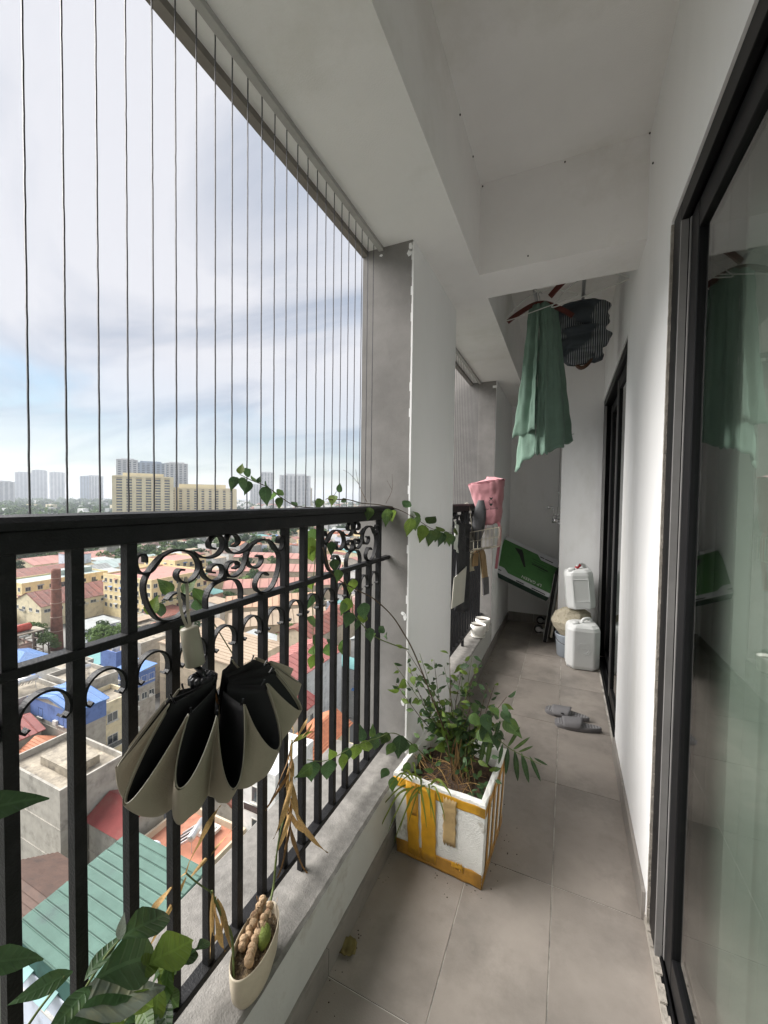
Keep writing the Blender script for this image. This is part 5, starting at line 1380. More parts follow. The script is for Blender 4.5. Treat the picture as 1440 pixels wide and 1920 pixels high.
def house(name, label, x1, y0, d, w, z, kind, wall, roof, rot=0, front=None, side=None, over=.35, rise=None, zb=None, group=None, cat='house', panels=0, hut=False, ww=(1.2, 1.3), far=False):
    """box building; its front looks to +X, its side to -Y; local u runs along +Y, v along -X"""
    zb = GZ if zb is None else zb
    t = thing(name, (x1, y0, zb), label, cat, group)
    ca, sa = math.cos(rot), math.sin(rot)
    def P(u, v, zz):
        X_, Y_ = -v, u
        return (x1 + X_ * ca - Y_ * sa, y0 + X_ * sa + Y_ * ca, zz)
    FP.append((x1 - d / 2 * ca - w / 2 * sa, y0 - d / 2 * sa + w / 2 * ca, max(d, w) * .5 if rot else 0, x1 - d, x1, y0, y0 + w))
    def bx(b, u0, u1, v0, v1, z0, z1, mi=0):
        q = [P(u0, v0, z0), P(u1, v0, z0), P(u1, v1, z0), P(u0, v1, z0), P(u0, v0, z1), P(u1, v0, z1), P(u1, v1, z1), P(u0, v1, z1)]
        b.add(q, [(0, 3, 2, 1), (4, 5, 6, 7), (0, 1, 5, 4), (1, 2, 6, 5), (2, 3, 7, 6), (3, 0, 4, 7)], mi)
    mw, mr = cw[wall], cr_[roof]
    b = MB(); bx(b, 0, w, 0, d, zb, z)
    if not far:                            # floor bands
        zz = z - 3.4
        while zz > zb + 3: bx(b, -.06, w + .06, -.06, d + .06, zz, zz + .14); zz -= 3.4
    rs = rise if rise is not None else .28 * min(w, d)
    o = over
    if kind == 'flat':
        b2 = MB()
        h = .75
        bx(b, -.05, w + .05, -.05, .18, z, z + h); bx(b, -.05, w + .05, d - .18, d + .05, z, z + h); bx(b, -.05, .18, .18, d - .18, z, z + h); bx(b, w - .18, w + .05, .18, d - .18, z, z + h)
        bx(b2, .18, w - .18, .18, d - .18, z - .05, z + .06)
        if hut: bx(b2, w * .55, w * .95, d * .6, d * .95, z + .06, z + 2.3)
        rf = b2.build('roof', mr, t)
    else:
        if kind == 'shed': q = [(-o, -o, z), (w + o, -o, z), (w + o, d + o, z + rs), (-o, d + o, z + rs)]; fs = [(0, 1, 2, 3)]
        elif kind == 'shedu': q = [(-o, -o, z), (w + o, -o, z + rs), (w + o, d + o, z + rs), (-o, d + o, z)]; fs = [(0, 1, 2, 3)]
        elif kind == 'gu': q = [(-o, -o, z - .1), (w + o, -o, z - .1), (w + o, d / 2, z + rs), (-o, d / 2, z + rs), (w + o, d + o, z - .1), (-o, d + o, z - .1)]; fs = [(0, 1, 2, 3), (3, 2, 4, 5)]
        elif kind == 'gv': q = [(-o, -o, z - .1), (w / 2, -o, z + rs), (w / 2, d + o, z + rs), (-o, d + o, z - .1), (w + o, -o, z - .1), (w + o, d + o, z - .1)]; fs = [(0, 1, 2, 3), (1, 4, 5, 2)]
        elif kind == 'hip':
            k = min(w, d) / 2
            if d >= w: r1, r2 = (w / 2, k), (w / 2, d - k)
            else: r1, r2 = (k, d / 2), (w - k, d / 2)
            q = [(-o, -o, z - .1), (w + o, -o, z - .1), (w + o, d + o, z - .1), (-o, d + o, z - .1), (*r1, z + rs), (*r2, z + rs)]
            fs = [(0, 1, 4), (1, 2, 5, 4), (2, 3, 5), (3, 0, 4, 5)] if d >= w else [(0, 1, 5, 4), (1, 2, 5), (2, 3, 4, 5), (3, 0, 4)]
        elif kind == 'arch':
            q = []; n = 10
            for k in range(n + 1):
                a = math.pi * k / n
                q += [(w / 2 - (w / 2 + o) * math.cos(a), -o, z + rs * math.sin(a)), (w / 2 - (w / 2 + o) * math.cos(a), d + o, z + rs * math.sin(a))]
            fs = [(2 * k, 2 * k + 2, 2 * k + 3, 2 * k + 1) for k in range(n)]
        if kind in ('gu', 'gv'):           # gable triangles
            if kind == 'gu': b.add([P(0, 0, z), P(0, d, z), P(0, d / 2, z + rs - .12)], [(0, 1, 2)]); b.add([P(w, 0, z), P(w, d, z), P(w, d / 2, z + rs - .12)], [(0, 1, 2)])
            else: b.add([P(0, 0, z), P(w, 0, z), P(w / 2, 0, z + rs - .12)], [(0, 1, 2)]); b.add([P(0, d, z), P(w, d, z), P(w / 2, d, z + rs - .12)], [(0, 1, 2)])
        if kind in ('shed', 'shedu'):
            hi = z + rs - .1
            if kind == 'shed': b.add([P(0, 0, z), P(0, d, z), P(0, d, hi), P(w, 0, z), P(w, d, z), P(w, d, hi)], [(0, 1, 2), (3, 5, 4), (1, 4, 5, 2)])
            else: b.add([P(0, 0, z), P(w, 0, z), P(w, 0, hi), P(0, d, z), P(w, d, z), P(w, d, hi)], [(0, 1, 2), (3, 5, 4), (1, 4, 5, 2)])
        b2 = MB().add([P(*p) for p in q], fs)
        rf = b2.build('roof', mr, t, solid=.10)
        if panels < 0:
            seams(rf, [[Vector(P(*q[i])) for i in f] for f in fs if len(f) == 4], -panels, mr)
        elif panels:                         # raised sheets or tile courses, each a piece of its own
            pm_ = MB()
            for a_, b_, c_, d_ in [f for f in fs if len(f) == 4][:2]:
                A, B, C2, D2_ = (Vector(P(*q[i])) for i in (a_, b_, c_, d_))
                nrm = (B - A).cross(D2_ - A).normalized()
                if nrm.z < 0: nrm = -nrm
                for i in range(panels):
                    t0, t1 = i / panels + .004, (i + 1) / panels - .004
                    if kind in ('gu', 'gv', 'hip'):    # courses parallel to the eaves, lapped like tiles
                        if kind == 'gv': e0, e1, f0, f1 = A, D2_, B, C2
                        else: e0, e1, f0, f1 = A, B, D2_, C2
                        if Vector(e0).z > Vector(f0).z: e0, e1, f0, f1 = f0, f1, e0, e1
                        p0, p1 = e0.lerp(f0, t0), e1.lerp(f1, t0); p2, p3 = e1.lerp(f1, t1), e0.lerp(f0, t1)
                        lo_, hi_ = nrm * .13, nrm * .065
                        MB().add([p0 + lo_, p1 + lo_, p2 + hi_, p3 + hi_, p0 + nrm * .04, p1 + nrm * .04], [(0, 1, 2, 3), (4, 5, 1, 0)]).build('tile_course', mr, rf)
                    else:                              # standing seams run up the slope
                        along_d = kind == 'shed' or kind == 'shedu'
                        p0, p1 = A.lerp(B, t0), A.lerp(B, t1); p3, p2 = D2_.lerp(C2, t0), D2_.lerp(C2, t1)
                        h_ = nrm * (.065 + .012 * (i % 3))
                        k_ = nrm * .13
                        s_ = (p1 - p0) * .06
                        MB().add([p0 + k_, p0 + s_ + h_, p1 - s_ + h_, p1 + k_, p2 + k_, p2 - s_ + h_, p3 + s_ + h_, p3 + k_], [(0, 1, 6, 7), (1, 2, 5, 6), (2, 3, 4, 5)]).build('roof_panel', mr, rf)
    wl = b.build('wall', mw, t)
    me = win_mesh(*ww)
    if front:
        r_, c_, top = front
        for i in range(r_):
            for j in range(c_):
                u = (j + .5) * w / c_ - ww[0] / 2
                p = P(u, -.0, z - top - 3.4 * i - ww[1])
                if p[2] > zb + .4 and not (name == 'row_house' and crng.random() < .18):
                    put('window', me, p, t, rotz(R(90) + rot))
                    extras(t, P, u, p[2], ww, True)
    if side:
        r_, c_, top = side
        for i in range(r_):
            for j in range(c_):
                v = (j + .5) * d / c_ + ww[0] / 2
                p = P(0, v, z - top - 3.4 * i - ww[1])
                if p[2] > zb + .4 and not (name == 'row_house' and crng.random() < .25):
                    put('window', me, p, t, rotz(rot))
                    extras(t, P, v - ww[0], p[2], ww, False)
    return t, P
H = house
# --- nearest roofs, under the railing
tt, _ = H('green_roofed_house', 'house with long teal green metal roof at lower left', -23.5, 13, 7.9, 7.5, -26.3, 'shedu', 'dteal', 'teal', rise=.5, panels=12, over=.25, side=(2, 3, 2.0))
MB().box((-31.2, 12.93, -40), (-23.6, 12.98, -28.2)).build('pale_facade', cw['pale'], tt)
H('brown_tiled_house', 'small house with brown tiled gable roof left of the teal roof', -35.5, 13.2, 7.0, 7.4, -32.2, 'gv', 'concrete', 'brown', rise=2.2, panels=11)
H('red_hipped_house', 'small house with dark red hipped metal roof below the umbrella', -39.2, 24.6, 5.2, 4.6, -32.2, 'gv', 'concrete', 'red', rise=1.3, panels=0)
H('concrete_block', 'bare concrete house with wide flat stained roof and parapet', -45.0, 22.3, 10.5, 6.4, -28.6, 'flat', 'concrete', 'flat', hut=False)
MB().box((-52.5, 24.2, -28.5), (-47.0, 27.2, -27.6)).build('roof_slab', cr_['flat'], label='raised concrete slab on the wide stained flat roof', cat='slab')
H('terracotta_terrace_house', 'house with terracotta roof terrace and steel water heater', -29.5, 25.6, 8.5, 5.6, -33.6, 'flat', 'tan', 'terracotta')
H('red_brown_shed_house', 'house with rusty red brown metal gable roof right of the umbrella', -33.0, 33.8, 6.5, 6.0, -34.1, 'gu', 'concrete', 'redbrown', rise=1.6, panels=-7)
H('white_apartment_house', 'tall narrow white house with stacked dark windows behind the railing bars', -25.8, 31.4, 4.6, 6.5, -27.0, 'flat', 'white', 'white', side=(6, 1, 1.2), front=(6, 2, 1.2), ww=(1.5, 1.7))
H('orange_tiled_house', 'long house with orange tiled roof beside the white tall house', -28.6, 40.6, 5.2, 11, -32.0, 'gu', 'cream', 'orange', rise=1.5, panels=10)
H('white_red_roofed_house', 'white house with red metal roof and small square window', -36.0, 45, 7.5, 9, -31.2, 'gu', 'white', 'red', panels=-8, rise=1.4, side=(2, 2, 1.5), front=(2, 3, 1.5), ww=(.9, 1.1))
H('pink_roofed_white_house', 'white house with long pale red roof right of the brick chimney row', -45.5, 58, 11, 20, -32.6, 'gu', 'white', 'crimson', rise=1.6, side=(2, 3, 1.5), panels=-12)
H('tan_workshop', 'long low workshop with weathered tan roof', -63, 64, 24, 15, -34.6, 'shed', 'tan', 'tan', rise=1.5, panels=-12)
H('brown_roofed_workshop', 'workshop with dark brown sheet roof near the pillar', -56.5, 82.6, 11, 28, -33.6, 'gu', 'tan', 'redbrown', rise=2.0, panels=-14)
# --- the cluster between the first bars
H('arched_canopy_house', 'house with yellow arched canopy over its roof terrace', -58.5, 21.6, 5.5, 5.0, -33.4, 'arch', 'grey', 'yellow', rise=1.6)
H('orange_gabled_house', 'little house with bright orange tiled gable roof over dark terrace', -59.0, 27.6, 6.2, 4.2, -33.0, 'gv', 'cream', 'orange', rise=1.3, panels=8)
H('crimson_roofed_house', 'house with crimson red sheet roof above the orange gable', -66.5, 25.8, 7.0, 5.0, -31.6, 'gu', 'concrete', 'crimson', rise=1.2, panels=-6)
H('blue_shed_house', 'house topped by a bright blue corrugated shed', -61.5, 32.1, 10.5, 4.4, -28.6, 'gu', 'concrete', 'blue', panels=-5, rise=.9, side=(1, 2, 1.2))
MB().box((-72.05, 32.05, -31.2), (-61.44, 36.56, -28.75)).build('blue_cladding', cw['blue'], bpy.data.objects['blue_shed_house'])
H('cream_house', 'cream house with wide framed windows under the steel heater deck', -62.3, 36.8, 6.0, 4.6, -30.6, 'flat', 'cream', 'flat', front=(3, 2, 1.0), side=(3, 1, 1.0), ww=(1.6, 1.4))
H('heater_deck_house', 'house with cluttered roof deck carrying a steel water heater', -69, 37, 9, 6, -29.2, 'flat', 'concrete', 'flat')
H('two_heater_house', 'grey house carrying two steel water heaters beside blue roofs', -73.2, 29.2, 8.5, 7.0, -29.6, 'flat', 'concrete', 'flat')
H('small_blue_hip_house', 'small house with deep blue hipped roof below the tank frame', -91, 37.2, 6.5, 5.5, -34.0, 'hip', 'concrete', 'blue', rise=1.2)
H('large_blue_hip_house', 'house with large bright blue hipped roof at left edge', -108, 45, 12, 8, -36.5, 'hip', 'grey', 'blue', rise=1.8)
H('concrete_wall_house', 'tall blank stained concrete house behind the first arches', -84.5, 42.3, 8, 5.6, -31.6, 'flat', 'concrete', 'flat')
H('turquoise_roofed_house', 'low house with flat turquoise roof near the bushy tree', -94, 53.2, 8, 6.0, -36.2, 'shed', 'concrete', 'tealroof', rise=.5)
H('blue_tower_house', 'narrow blue house with rooftop tanks right of the turquoise roof', -88.2, 54.6, 5.5, 4.6, -33.4, 'flat', 'blue', 'flat')
H('blue_fronted_house', 'bright blue house front with dark windows left of umbrella handle', -76, 50.2, 5.6, 4.6, -33.4, 'shedu', 'concrete', 'blue', rise=.5, front=(2, 3, 1.0), side=(2, 3, 1.0))
MB().box((-81.64, 50.16, -36.4), (-75.96, 54.84, -33.5)).build('blue_front', cw['blue'], bpy.data.objects['blue_fronted_house'])
H('turquoise_topped_white_house', 'white house with turquoise awning roof behind the umbrella handle', -72.5, 65, 9.5, 8.5, -34.2, 'shed', 'white', 'tealroof', rise=.6, front=(3, 4, 1.0), side=(3, 3, 1.0))
H('grey_walled_house', 'old grey house with stained walls behind the near scrollwork', -93, 63.5, 11, 9, -35.0, 'flat', 'concrete', 'flat', side=(2, 3, 1.0))
# --- school and factory blocks
H('yellow_school_block', 'four storey yellow block with pink roof and paired windows', -146, 104, 30, 27, -32.0, 'flat', 'yellow', 'pink', front=(4, 8, 1.0), side=(4, 9, 1.0), cat='building', ww=(1.7, 1.6))
H('yellow_school_wing', 'yellow wing stepping out behind the four storey block', -168, 131.5, 22, 18, -29.8, 'flat', 'yellow', 'pink', front=(4, 5, 1.0), side=(2, 5, 1.0), cat='building', ww=(1.7, 1.6))
H('yellow_office_block', 'two storey yellow office with grey green roof left of the chimney', -203, 88, 16, 34, -36.0, 'flat', 'yellow', 'greygreen', front=(2, 8, 1.2), side=(2, 4, 1.2), cat='building', ww=(1.9, 1.7), hut=True)
H('red_roofed_hall', 'old cream hall with dark red roof right in front of the yellow office', -176, 82, 19, 36, -40.2, 'gu', 'cream', 'redbrown', panels=-14, rise=4.2, side=(1, 4, 1.2), front=(1, 9, 1.2), cat='hall', ww=(2.2, 1.2))
for i, (x, y, d, w, z, rf, lb) in enumerate(((-240, 96, 30, 40, -40, 'redbrown', 'long factory hall with dull red roof below the far trees at left'), (-236, 140, 24, 38, -40, 'greygreen', 'wide factory hall with pale grey green roof'), (-224, 122, 14, 16, -39, 'grey', 'small grey roofed hall behind the yellow office'), (-282, 128, 26, 46, -40, 'pink', 'distant factory hall with pale red roof under the trees'))):
    H('factory_hall', lb, x, y, d, w, z, 'gu', 'cream', rf, rise=3.0, cat='hall', far=True, panels=-10)
for x, y, d, w, z, rf, rot, lb in ((-140, 134, 15, 55, -40, 'pink', -51, 'nearest long pink roofed factory hall behind the scrollwork'), (-172, 168, 19, 63, -40, 'pink', -64, 'second long pink roofed factory hall beyond a row of trees'), (-212, 212, 15, 72, -40.5, 'pink', -72, 'farthest long pink roofed factory hall'), (-112, 108, 15, 33, -39, 'peach', -50, 'peach roofed hall below the pink factory halls'), (-92, 90, 13, 30, -38, 'tan', -48, 'tan roofed hall nearest the peach one')):
    H('long_hall', lb, x, y, d, w, z, 'gu', 'tan', rf, rot=R(rot), rise=2.6, cat='hall', far=True, panels=-14)

# --- brick chimney
m_brick = M('chimney_brick', (.23, .105, .075), .9, .25, 1.2, stain=(.12, .065, .05), stain_lo=.5, stain_hi=.7, stain_scale=.5)
ch = thing('brick_chimney', (-148.9, 73.5, GZ), 'tall round brick chimney between two yellow blocks', 'chimney')
FP.append((0, 0, 0, -152, -146, 70, 77))
MB().lathe([(1.75, 0), (1.45, 13), (1.25, 25.3), (1.25, 26), (1.0, 26), (.9, 24)], (-148.9, 73.5, GZ), 22).build('stack', m_brick, ch, smooth=True)
for zz in (6, 10.5, 15, 19.5, 23):
    r_ = 1.75 - .0205 * zz
    MB().lathe([(r_ - .1, 0), (r_ + .05, .03), (r_ + .05, .22), (r_ - .1, .25)], (-148.9, 73.5, GZ + zz), 22).build('band', W_('chimney_band', (.38, .28, .22)), ch, smooth=True)
# --- red tank on a steel frame
fr = thing('red_tank_frame', (-145.5, 62, GZ), 'rusty frame carrying a red cylinder tank left of the chimney', 'tank')
m_redt = M('red_tank', (.42, .07, .045), .5, .15, 1)
b = MB()
for y in (57.5, 61, 64.5, 67):
    for x in (-148, -143): b.box((x - .12, y - .12, GZ), (x + .12, y + .12, -39.6))
for z in (-39.6, -42.6, -45.4):
    for x in (-148, -143): b.box((x - .1, 57.4, z), (x + .1, 67.1, z + .22))
    for y in (57.5, 61, 64.5, 67): b.box((-148, y - .1, z), (-143, y + .1, z + .22))
b.build('frame', W_('frame_steel', (.24, .19, .16)), fr)
MB().box((-148.4, 57, -39.35), (-142.6, 67.5, -39.15)).build('deck', cr_['flat'], fr)
MB().tube([(-145.5, 59.8, -38.0), (-145.5, 60.1, -38.0), (-145.5, 64.9, -38.0), (-145.5, 65.2, -38.0)], [.6, 1.1, 1.1, .6], 16).build('tank', m_redt, fr, smooth=True)
# --- solar heaters and water tanks on the roofs
def heater(x, y, z, s, rz, lab):
    t = thing('water_heater', (x, y, z), lab, 'water heater', 'steel water heaters on the roofs')
    Q = rotz(rz)
    def T(p): return tuple(Q @ (Vector(p) * s) + Vector((x, y, z)))
    MB().tube([T((0, -.9, 1.15)), T((0, -.85, 1.15)), T((0, .85, 1.15)), T((0, .9, 1.15))], [.14 * s, .27 * s, .27 * s, .14 * s], 14).build('cylinder', m_inox, t, smooth=True)
    for yy in (-.7, .7):
        MB().tube([T((0, yy, 0)), T((0, yy, 1.0)), T((1.5, yy, .08))], .03 * s, 4).build('stand', m_inox, t)
    for i in range(7):
        yy = -.72 + .24 * i
        MB().tube([T((.2, yy, 1.05)), T((1.5, yy, .16))], .05 * s, 6).build('glass_tube', m_win if i % 2 else m_inox, t)
def vtank(x, y, z, r, h, mat, lab):
    t = thing('water_tank', (x, y, z), lab, 'water tank')
    MB().lathe([(r, 0), (r * 1.02, .05), (r, h * .85), (r * .75, h * .97), (r * .25, h), (.01, h)], (x, y, z), 18).build('shell', mat, t, smooth=True)
    MB().lathe([(r * .3, h), (r * .3, h + .08), (.01, h + .1)], (x, y, z), 12).build('lid', mat, t, smooth=True)
heater(-33, 28.2, -33.5, 1.35, R(200), 'steel water heater on the terracotta roof terrace')
heater(-73.0, 39.5, -29.1, 1.5, R(160), 'steel water heater on the cluttered concrete roof deck')
heater(-76.5, 31.2, -29.5, 1.6, R(170), 'steel water heater beside the blue roofs, left of the pair')
heater(-76.5, 33.6, -29.5, 1.6, R(170), 'steel water heater beside the blue roofs, right of the pair')
vtank(-35.2, 25.0, -33.5, .75, 1.7, cw['pale'], 'round pale water tank at the corner of the teal roof')
heater(-36.0, 21.2, -33.0, 1.2, R(250), 'steel water heater low between the brown and teal roofs')
vtank(-90.5, 56.0, -33.3, .8, 1.8, m_inox, 'steel water tank on the narrow blue house')
MB().box((-34.2, 28.9, -33.45), (-32.2, 30.6, -33.1)).box((-33.9, 29.2, -33.1), (-32.5, 30.3, -33.02)).build('skylight', m_wfr, label='white framed skylight on the terracotta terrace', cat='skylight')
b = MB()
for i in range(9): b.box((-58.6 - .0, 22.2 + .42 * i, -35.6 - .3 * (i % 2)), (-58.56, 22.5 + .42 * i, -34.6))
lt = thing('hanging_laundry', (-58.5, 24, -36), 'row of pale laundry under the yellow arched canopy', 'laundry')
b.build('cloths', W_('laundry_cloth', (.55, .42, .50), .5, 2), lt)
MB().tube([(-58.55, 21.8, -34.55), (-58.55, 26.4, -34.55)], .02, 4).build('line', m_wire, lt)

# --- trees
m_fol = [M('foliage_%d' % i, c, .75, .25, .5, trans=.25, rnd=.25) for i, c in enumerate(((.060, .115, .030), (.085, .145, .032), (.040, .080, .026)))]
m_bark = M('bark', (.10, .08, .06), .9, .2, 1)
def crown_mesh(seed, n, leaf_s, flat=.75, clumps=14):
    r_ = random.Random(seed); b = MB()
    cl_ = []
    for _ in range(clumps):
        a = r_.uniform(0, 6.283); z = r_.uniform(-.55, .95); q = math.sqrt(1 - min(1, z * z)) * r_.uniform(.35, .8)
        cl_.append((q * math.cos(a), q * math.sin(a), z * flat, r_.uniform(.26, .45)))
    for _ in range(n):
        cx, cy, cz, cr0 = r_.choice(cl_)
        v = Vector((r_.gauss(0, 1), r_.gauss(0, 1), r_.gauss(0, 1))).normalized() * cr0 * r_.uniform(.7, 1.05)
        p = Vector((cx, cy, cz)) + Vector((v.x, v.y, v.z * .8))
        nn = (v.normalized() + Vector((r_.uniform(-.7, .7), r_.uniform(-.7, .7), r_.uniform(-.3, .9)))).normalized()
        a1 = nn.orthogonal().normalized(); a2 = nn.cross(a1)
        th = r_.uniform(0, 3.14); e1 = (a1 * math.cos(th) + a2 * math.sin(th)) * leaf_s * r_.uniform(.6, 1.3); e2 = (a2 * math.cos(th) - a1 * math.sin(th)) * leaf_s * r_.uniform(.4, .8)
        b.add([p - e1, p + e2 * .8, p + e1, p - e2], [(0, 1, 2, 3)])
    return b
crowns = [[crown_mesh(s, 1500, .085).mesh('crown', m) for s in (1, 2)] for m in m_fol]
far_crowns = [crown_mesh(9 + i, 420, .15).mesh('crown', m_fol[i]) for i in range(3)]
trunk_me = MB().tube([(0, 0, 0), (.02, .01, .3), (-.01, .02, .7), (.0, 0, 1.0)], [.06, .045, .035, .02], 7)
for k in range(4):
    a = k * 1.6
    trunk_me.tube([(0, 0, .55 + .1 * k), (.15 * math.cos(a), .15 * math.sin(a), .8 + .08 * k), (.3 * math.cos(a), .3 * math.sin(a), 1.05 + .06 * k)], [.025, .016, .008], 5)
trunk_me = trunk_me.mesh('trunk', m_bark, smooth=True)
tr_ = random.Random(77)
def tree(x, y, r, h, lab, ci=None, zb=None, group=None, far=False):
    zb = GZ if zb is None else zb
    t = thing('tree', (x, y, zb), lab, 'tree', group)
    put('trunk', trunk_me, (x, y, zb), t, rotz(tr_.uniform(0, 6)), (h * .8, h * .8, h * .72))
    ci = tr_.randrange(3) if ci is None else ci
    put('crown', far_crowns[ci] if far else crowns[ci][tr_.randrange(2)], (x, y, zb + h - r * .78), t, rotz(tr_.uniform(0, 6)), (r * tr_.uniform(.9, 1.15), r * tr_.uniform(.9, 1.15), r * tr_.uniform(.9, 1.1)))
    FP.append((0, 0, 0, x - r * .5, x + r * .5, y - r * .5, y + r * .5))
tree(-131, 77.5, 5.2, 9.0, 'round bushy green tree right of the chimney', 1)
tree(-138, 80, 4.2, 8.2, 'smaller tree touching the bushy one by the chimney', 0)
tree(-152, 69, 3.8, 9.0, 'leafy tree just left of the chimney', 1)
tree(-141, 67.5, 3.2, 8.0, 'light green tree at the chimney foot', 1)
tree(-160, 65, 4.0, 8, 'tree behind the red tank frame', 0)
tree(-102, 68.9, 2.6, 11, 'small light green tree beside the old grey house', 1)
tree(-71, 92, 3.6, 13.5, 'round green tree on the tan workshop roof edge', 1)
tree(-72.5, 40.8, 1.6, 12.5, 'slim green tree right of the cream house', 0)
tree(-62, 27.0, 1.1, 14.5, 'small shrub in front of the orange gable', 1)
sp_rows = [(-159, 176, 6), (-160, 196, 6.5), (-148, 156, 5.5), (-154, 165, 5), (-164, 186, 6), (-134, 131, 4.5), (-241, 176, 7), (-237, 191, 7), (-239, 205, 7.5), (-283, 196, 8), (-104, 142, 4.5), (-101, 150, 4), (-110, 150, 5), (-256, 186, 6.5), (-250, 213, 6), (-190, 200, 6), (-180, 215, 5.5), (-128, 160, 5), (-122, 172, 5.5), (-92, 118, 4), (-88, 128, 4), (-215, 252, 6), (-205, 185, 5)]
for x, y, r in sp_rows:
    tree(x, y, r, r * 1.75, 'green tree in the rows between the pink roofed factory halls', None, group='trees between the factory halls', far=r > 5.4)
for i in range(46):
    x = -330 + tr_.uniform(-22, 22); y = 120 + i * 4.2 + tr_.uniform(-4, 4)
    tree(x + .45 * (y - 120), y, tr_.uniform(6, 9), tr_.uniform(11, 15), 'green tree in the belt behind the left factory halls', None, group='tree belt behind the factories', far=True)

# --- ordinary houses filling the streets
def busy(x0, x1, y0, y1):
    for cx, cy, rad, a, b_, c, d_ in FP:
        if rad:
            if math.hypot((x0 + x1) / 2 - cx, (y0 + y1) / 2 - cy) < rad + 5: return True
        elif x1 > a - .3 and x0 < b_ + .3 and y1 > c - .3 and y0 < d_ + .3: return True
    return False
def in_view(x, y):
    fx = -math.sin(YAW) * x + math.cos(YAW) * y
    rx = math.cos(YAW) * x + math.sin(YAW) * y
    return fx > 4 and -1.02 * fx < rx < .02 * fx
hr = random.Random(2024)
walls_ = ['white', 'cream', 'yellow', 'concrete', 'grey', 'tan', 'white', 'concrete', 'pink', 'pale']
roofs_ = [('flat', 'flat')] * 4 + [('flat', 'terracotta'), ('gv', 'orange'), ('shed', 'redbrown'), ('shed', 'redbrown'), ('shed', 'grey'), ('shed', 'grey'), ('gu', 'grey'), ('gv', 'brown'), ('shed', 'tealroof'), ('flat', 'white'), ('gu', 'tan'), ('shed', 'tan'), ('shed', 'blue'), ('gu', 'pink'), ('gv', 'redbrown')]
nh = 0
rname = dict(brown='brown tiled', flat='grey flat', terracotta='terracotta', orange='orange tiled', red='red metal', redbrown='red brown', grey='grey sheet', crimson='crimson', tealroof='turquoise', white='white flat', tan='tan', blue='blue metal', pink='pale pink')
cand = []
x = -24.0
while x > -470:
    far_ = x < -130
    d = hr.uniform(8, 13) if not far_ else hr.uniform(9, 15)
    y = -10.0
    while y < 470:
        w = hr.uniform(4, 6.5) if not far_ else hr.uniform(6, 12)
        if in_view(x - d / 2, y + w / 2) and math.hypot(x, y) < 480: cand.append((math.hypot(x, y), x, y, d * hr.uniform(.8, 1), w))
        y += w + (hr.uniform(0, .4) if hr.random() < .85 else hr.uniform(2, 4)) + (hr.uniform(0, 5) if far_ else 0)
    x -= d + (hr.uniform(.4, 1) if hr.random() < .5 else hr.uniform(3.5, 6))
cand.sort()
for i in range(70):
    tx, ty = hr.uniform(-330, -60), hr.uniform(30, 330)
    r = hr.uniform(2.2, 4.2)
    if in_view(tx, ty) and not busy(tx - r * .6, tx + r * .6, ty - r * .6, ty + r * .6): tree(tx, ty, r, r * hr.uniform(2.0, 2.9), 'small street tree squeezed between the crowded houses', None, group='street trees among the houses', far=math.hypot(tx, ty) > 150)
rest = MB()
for dist, x, y, d, w in cand:
    if busy(x - d, x, y, y + w): continue
    kd, rf = hr.choice(roofs_); wl_ = hr.choice(walls_)
    hgt = hr.choice((5.5, 7.5, 9, 11, 13)) if dist < 260 else hr.uniform(6, 15)
    if y < 60 and x > -60: hgt = hr.choice((6, 8, 9.5))
    if x < -92 and y < 112 and dist < 240:
        hgt = hr.uniform(3.2, 5.5)
        if hr.random() < .35: continue
    z = GZ + hgt
    where = 'near the tower foot' if dist < 75 else ('before the factories' if dist < 150 else 'beyond the factories')
    if nh < 290:
        gcol = 'concrete' if wl_ == 'concrete' else wl_
        lb = '%s house with %s roof %s' % ({'pale': 'pale blue', 'concrete': 'bare concrete'}.get(wl_, wl_), rname[rf], where)
        near_ = dist < 125
        LAST = house('row_house', lb, x, y, d, w, z, kd, wl_, rf, front=(3, max(1, int(w / 2.6)), 1.0) if near_ else None, side=(2, max(1, int(d / 4)), 1.0) if near_ else None, group='row houses ' + where, far=not near_, hut=hr.random() < .5, rise=None if kd != 'shed' else .8)[0].name
        nh += 1
        if kd == 'flat' and dist < 300:
            hx, hy = x - d * hr.uniform(.3, .7), y + w * hr.uniform(.25, .6)
            ht = bpy.data.objects[LAST]
            k_ = hr.random()
            if k_ < .5: MB().tube([(hx, hy - .9, z + 1.3), (hx, hy - .8, z + 1.3), (hx, hy + .8, z + 1.3), (hx, hy + .9, z + 1.3)], [.3, .5, .5, .3], 10).build('roof_tank', m_inox, ht, smooth=True)
            if k_ > .3: MB().box((hx - 2.2, hy - 1.0, z + .06), (hx - .9, hy + 1.0, z + 2.4)).build('stair_hut', cw[wl_], ht)
            if k_ > .6: MB().add([(x - .3, y + .2, z + 2.5), (x - .3, y + w - .2, z + 2.5), (x - d * .4, y + w - .2, z + 2.9), (x - d * .4, y + .2, z + 2.9)], [(0, 1, 2, 3)]).build('awning', cr_[hr.choice(('grey', 'tealroof', 'redbrown', 'blue', 'tan'))], ht, solid=.06)
    else:
        rest.box((x - d, y, GZ), (x, y + w, z), hr.randrange(5))
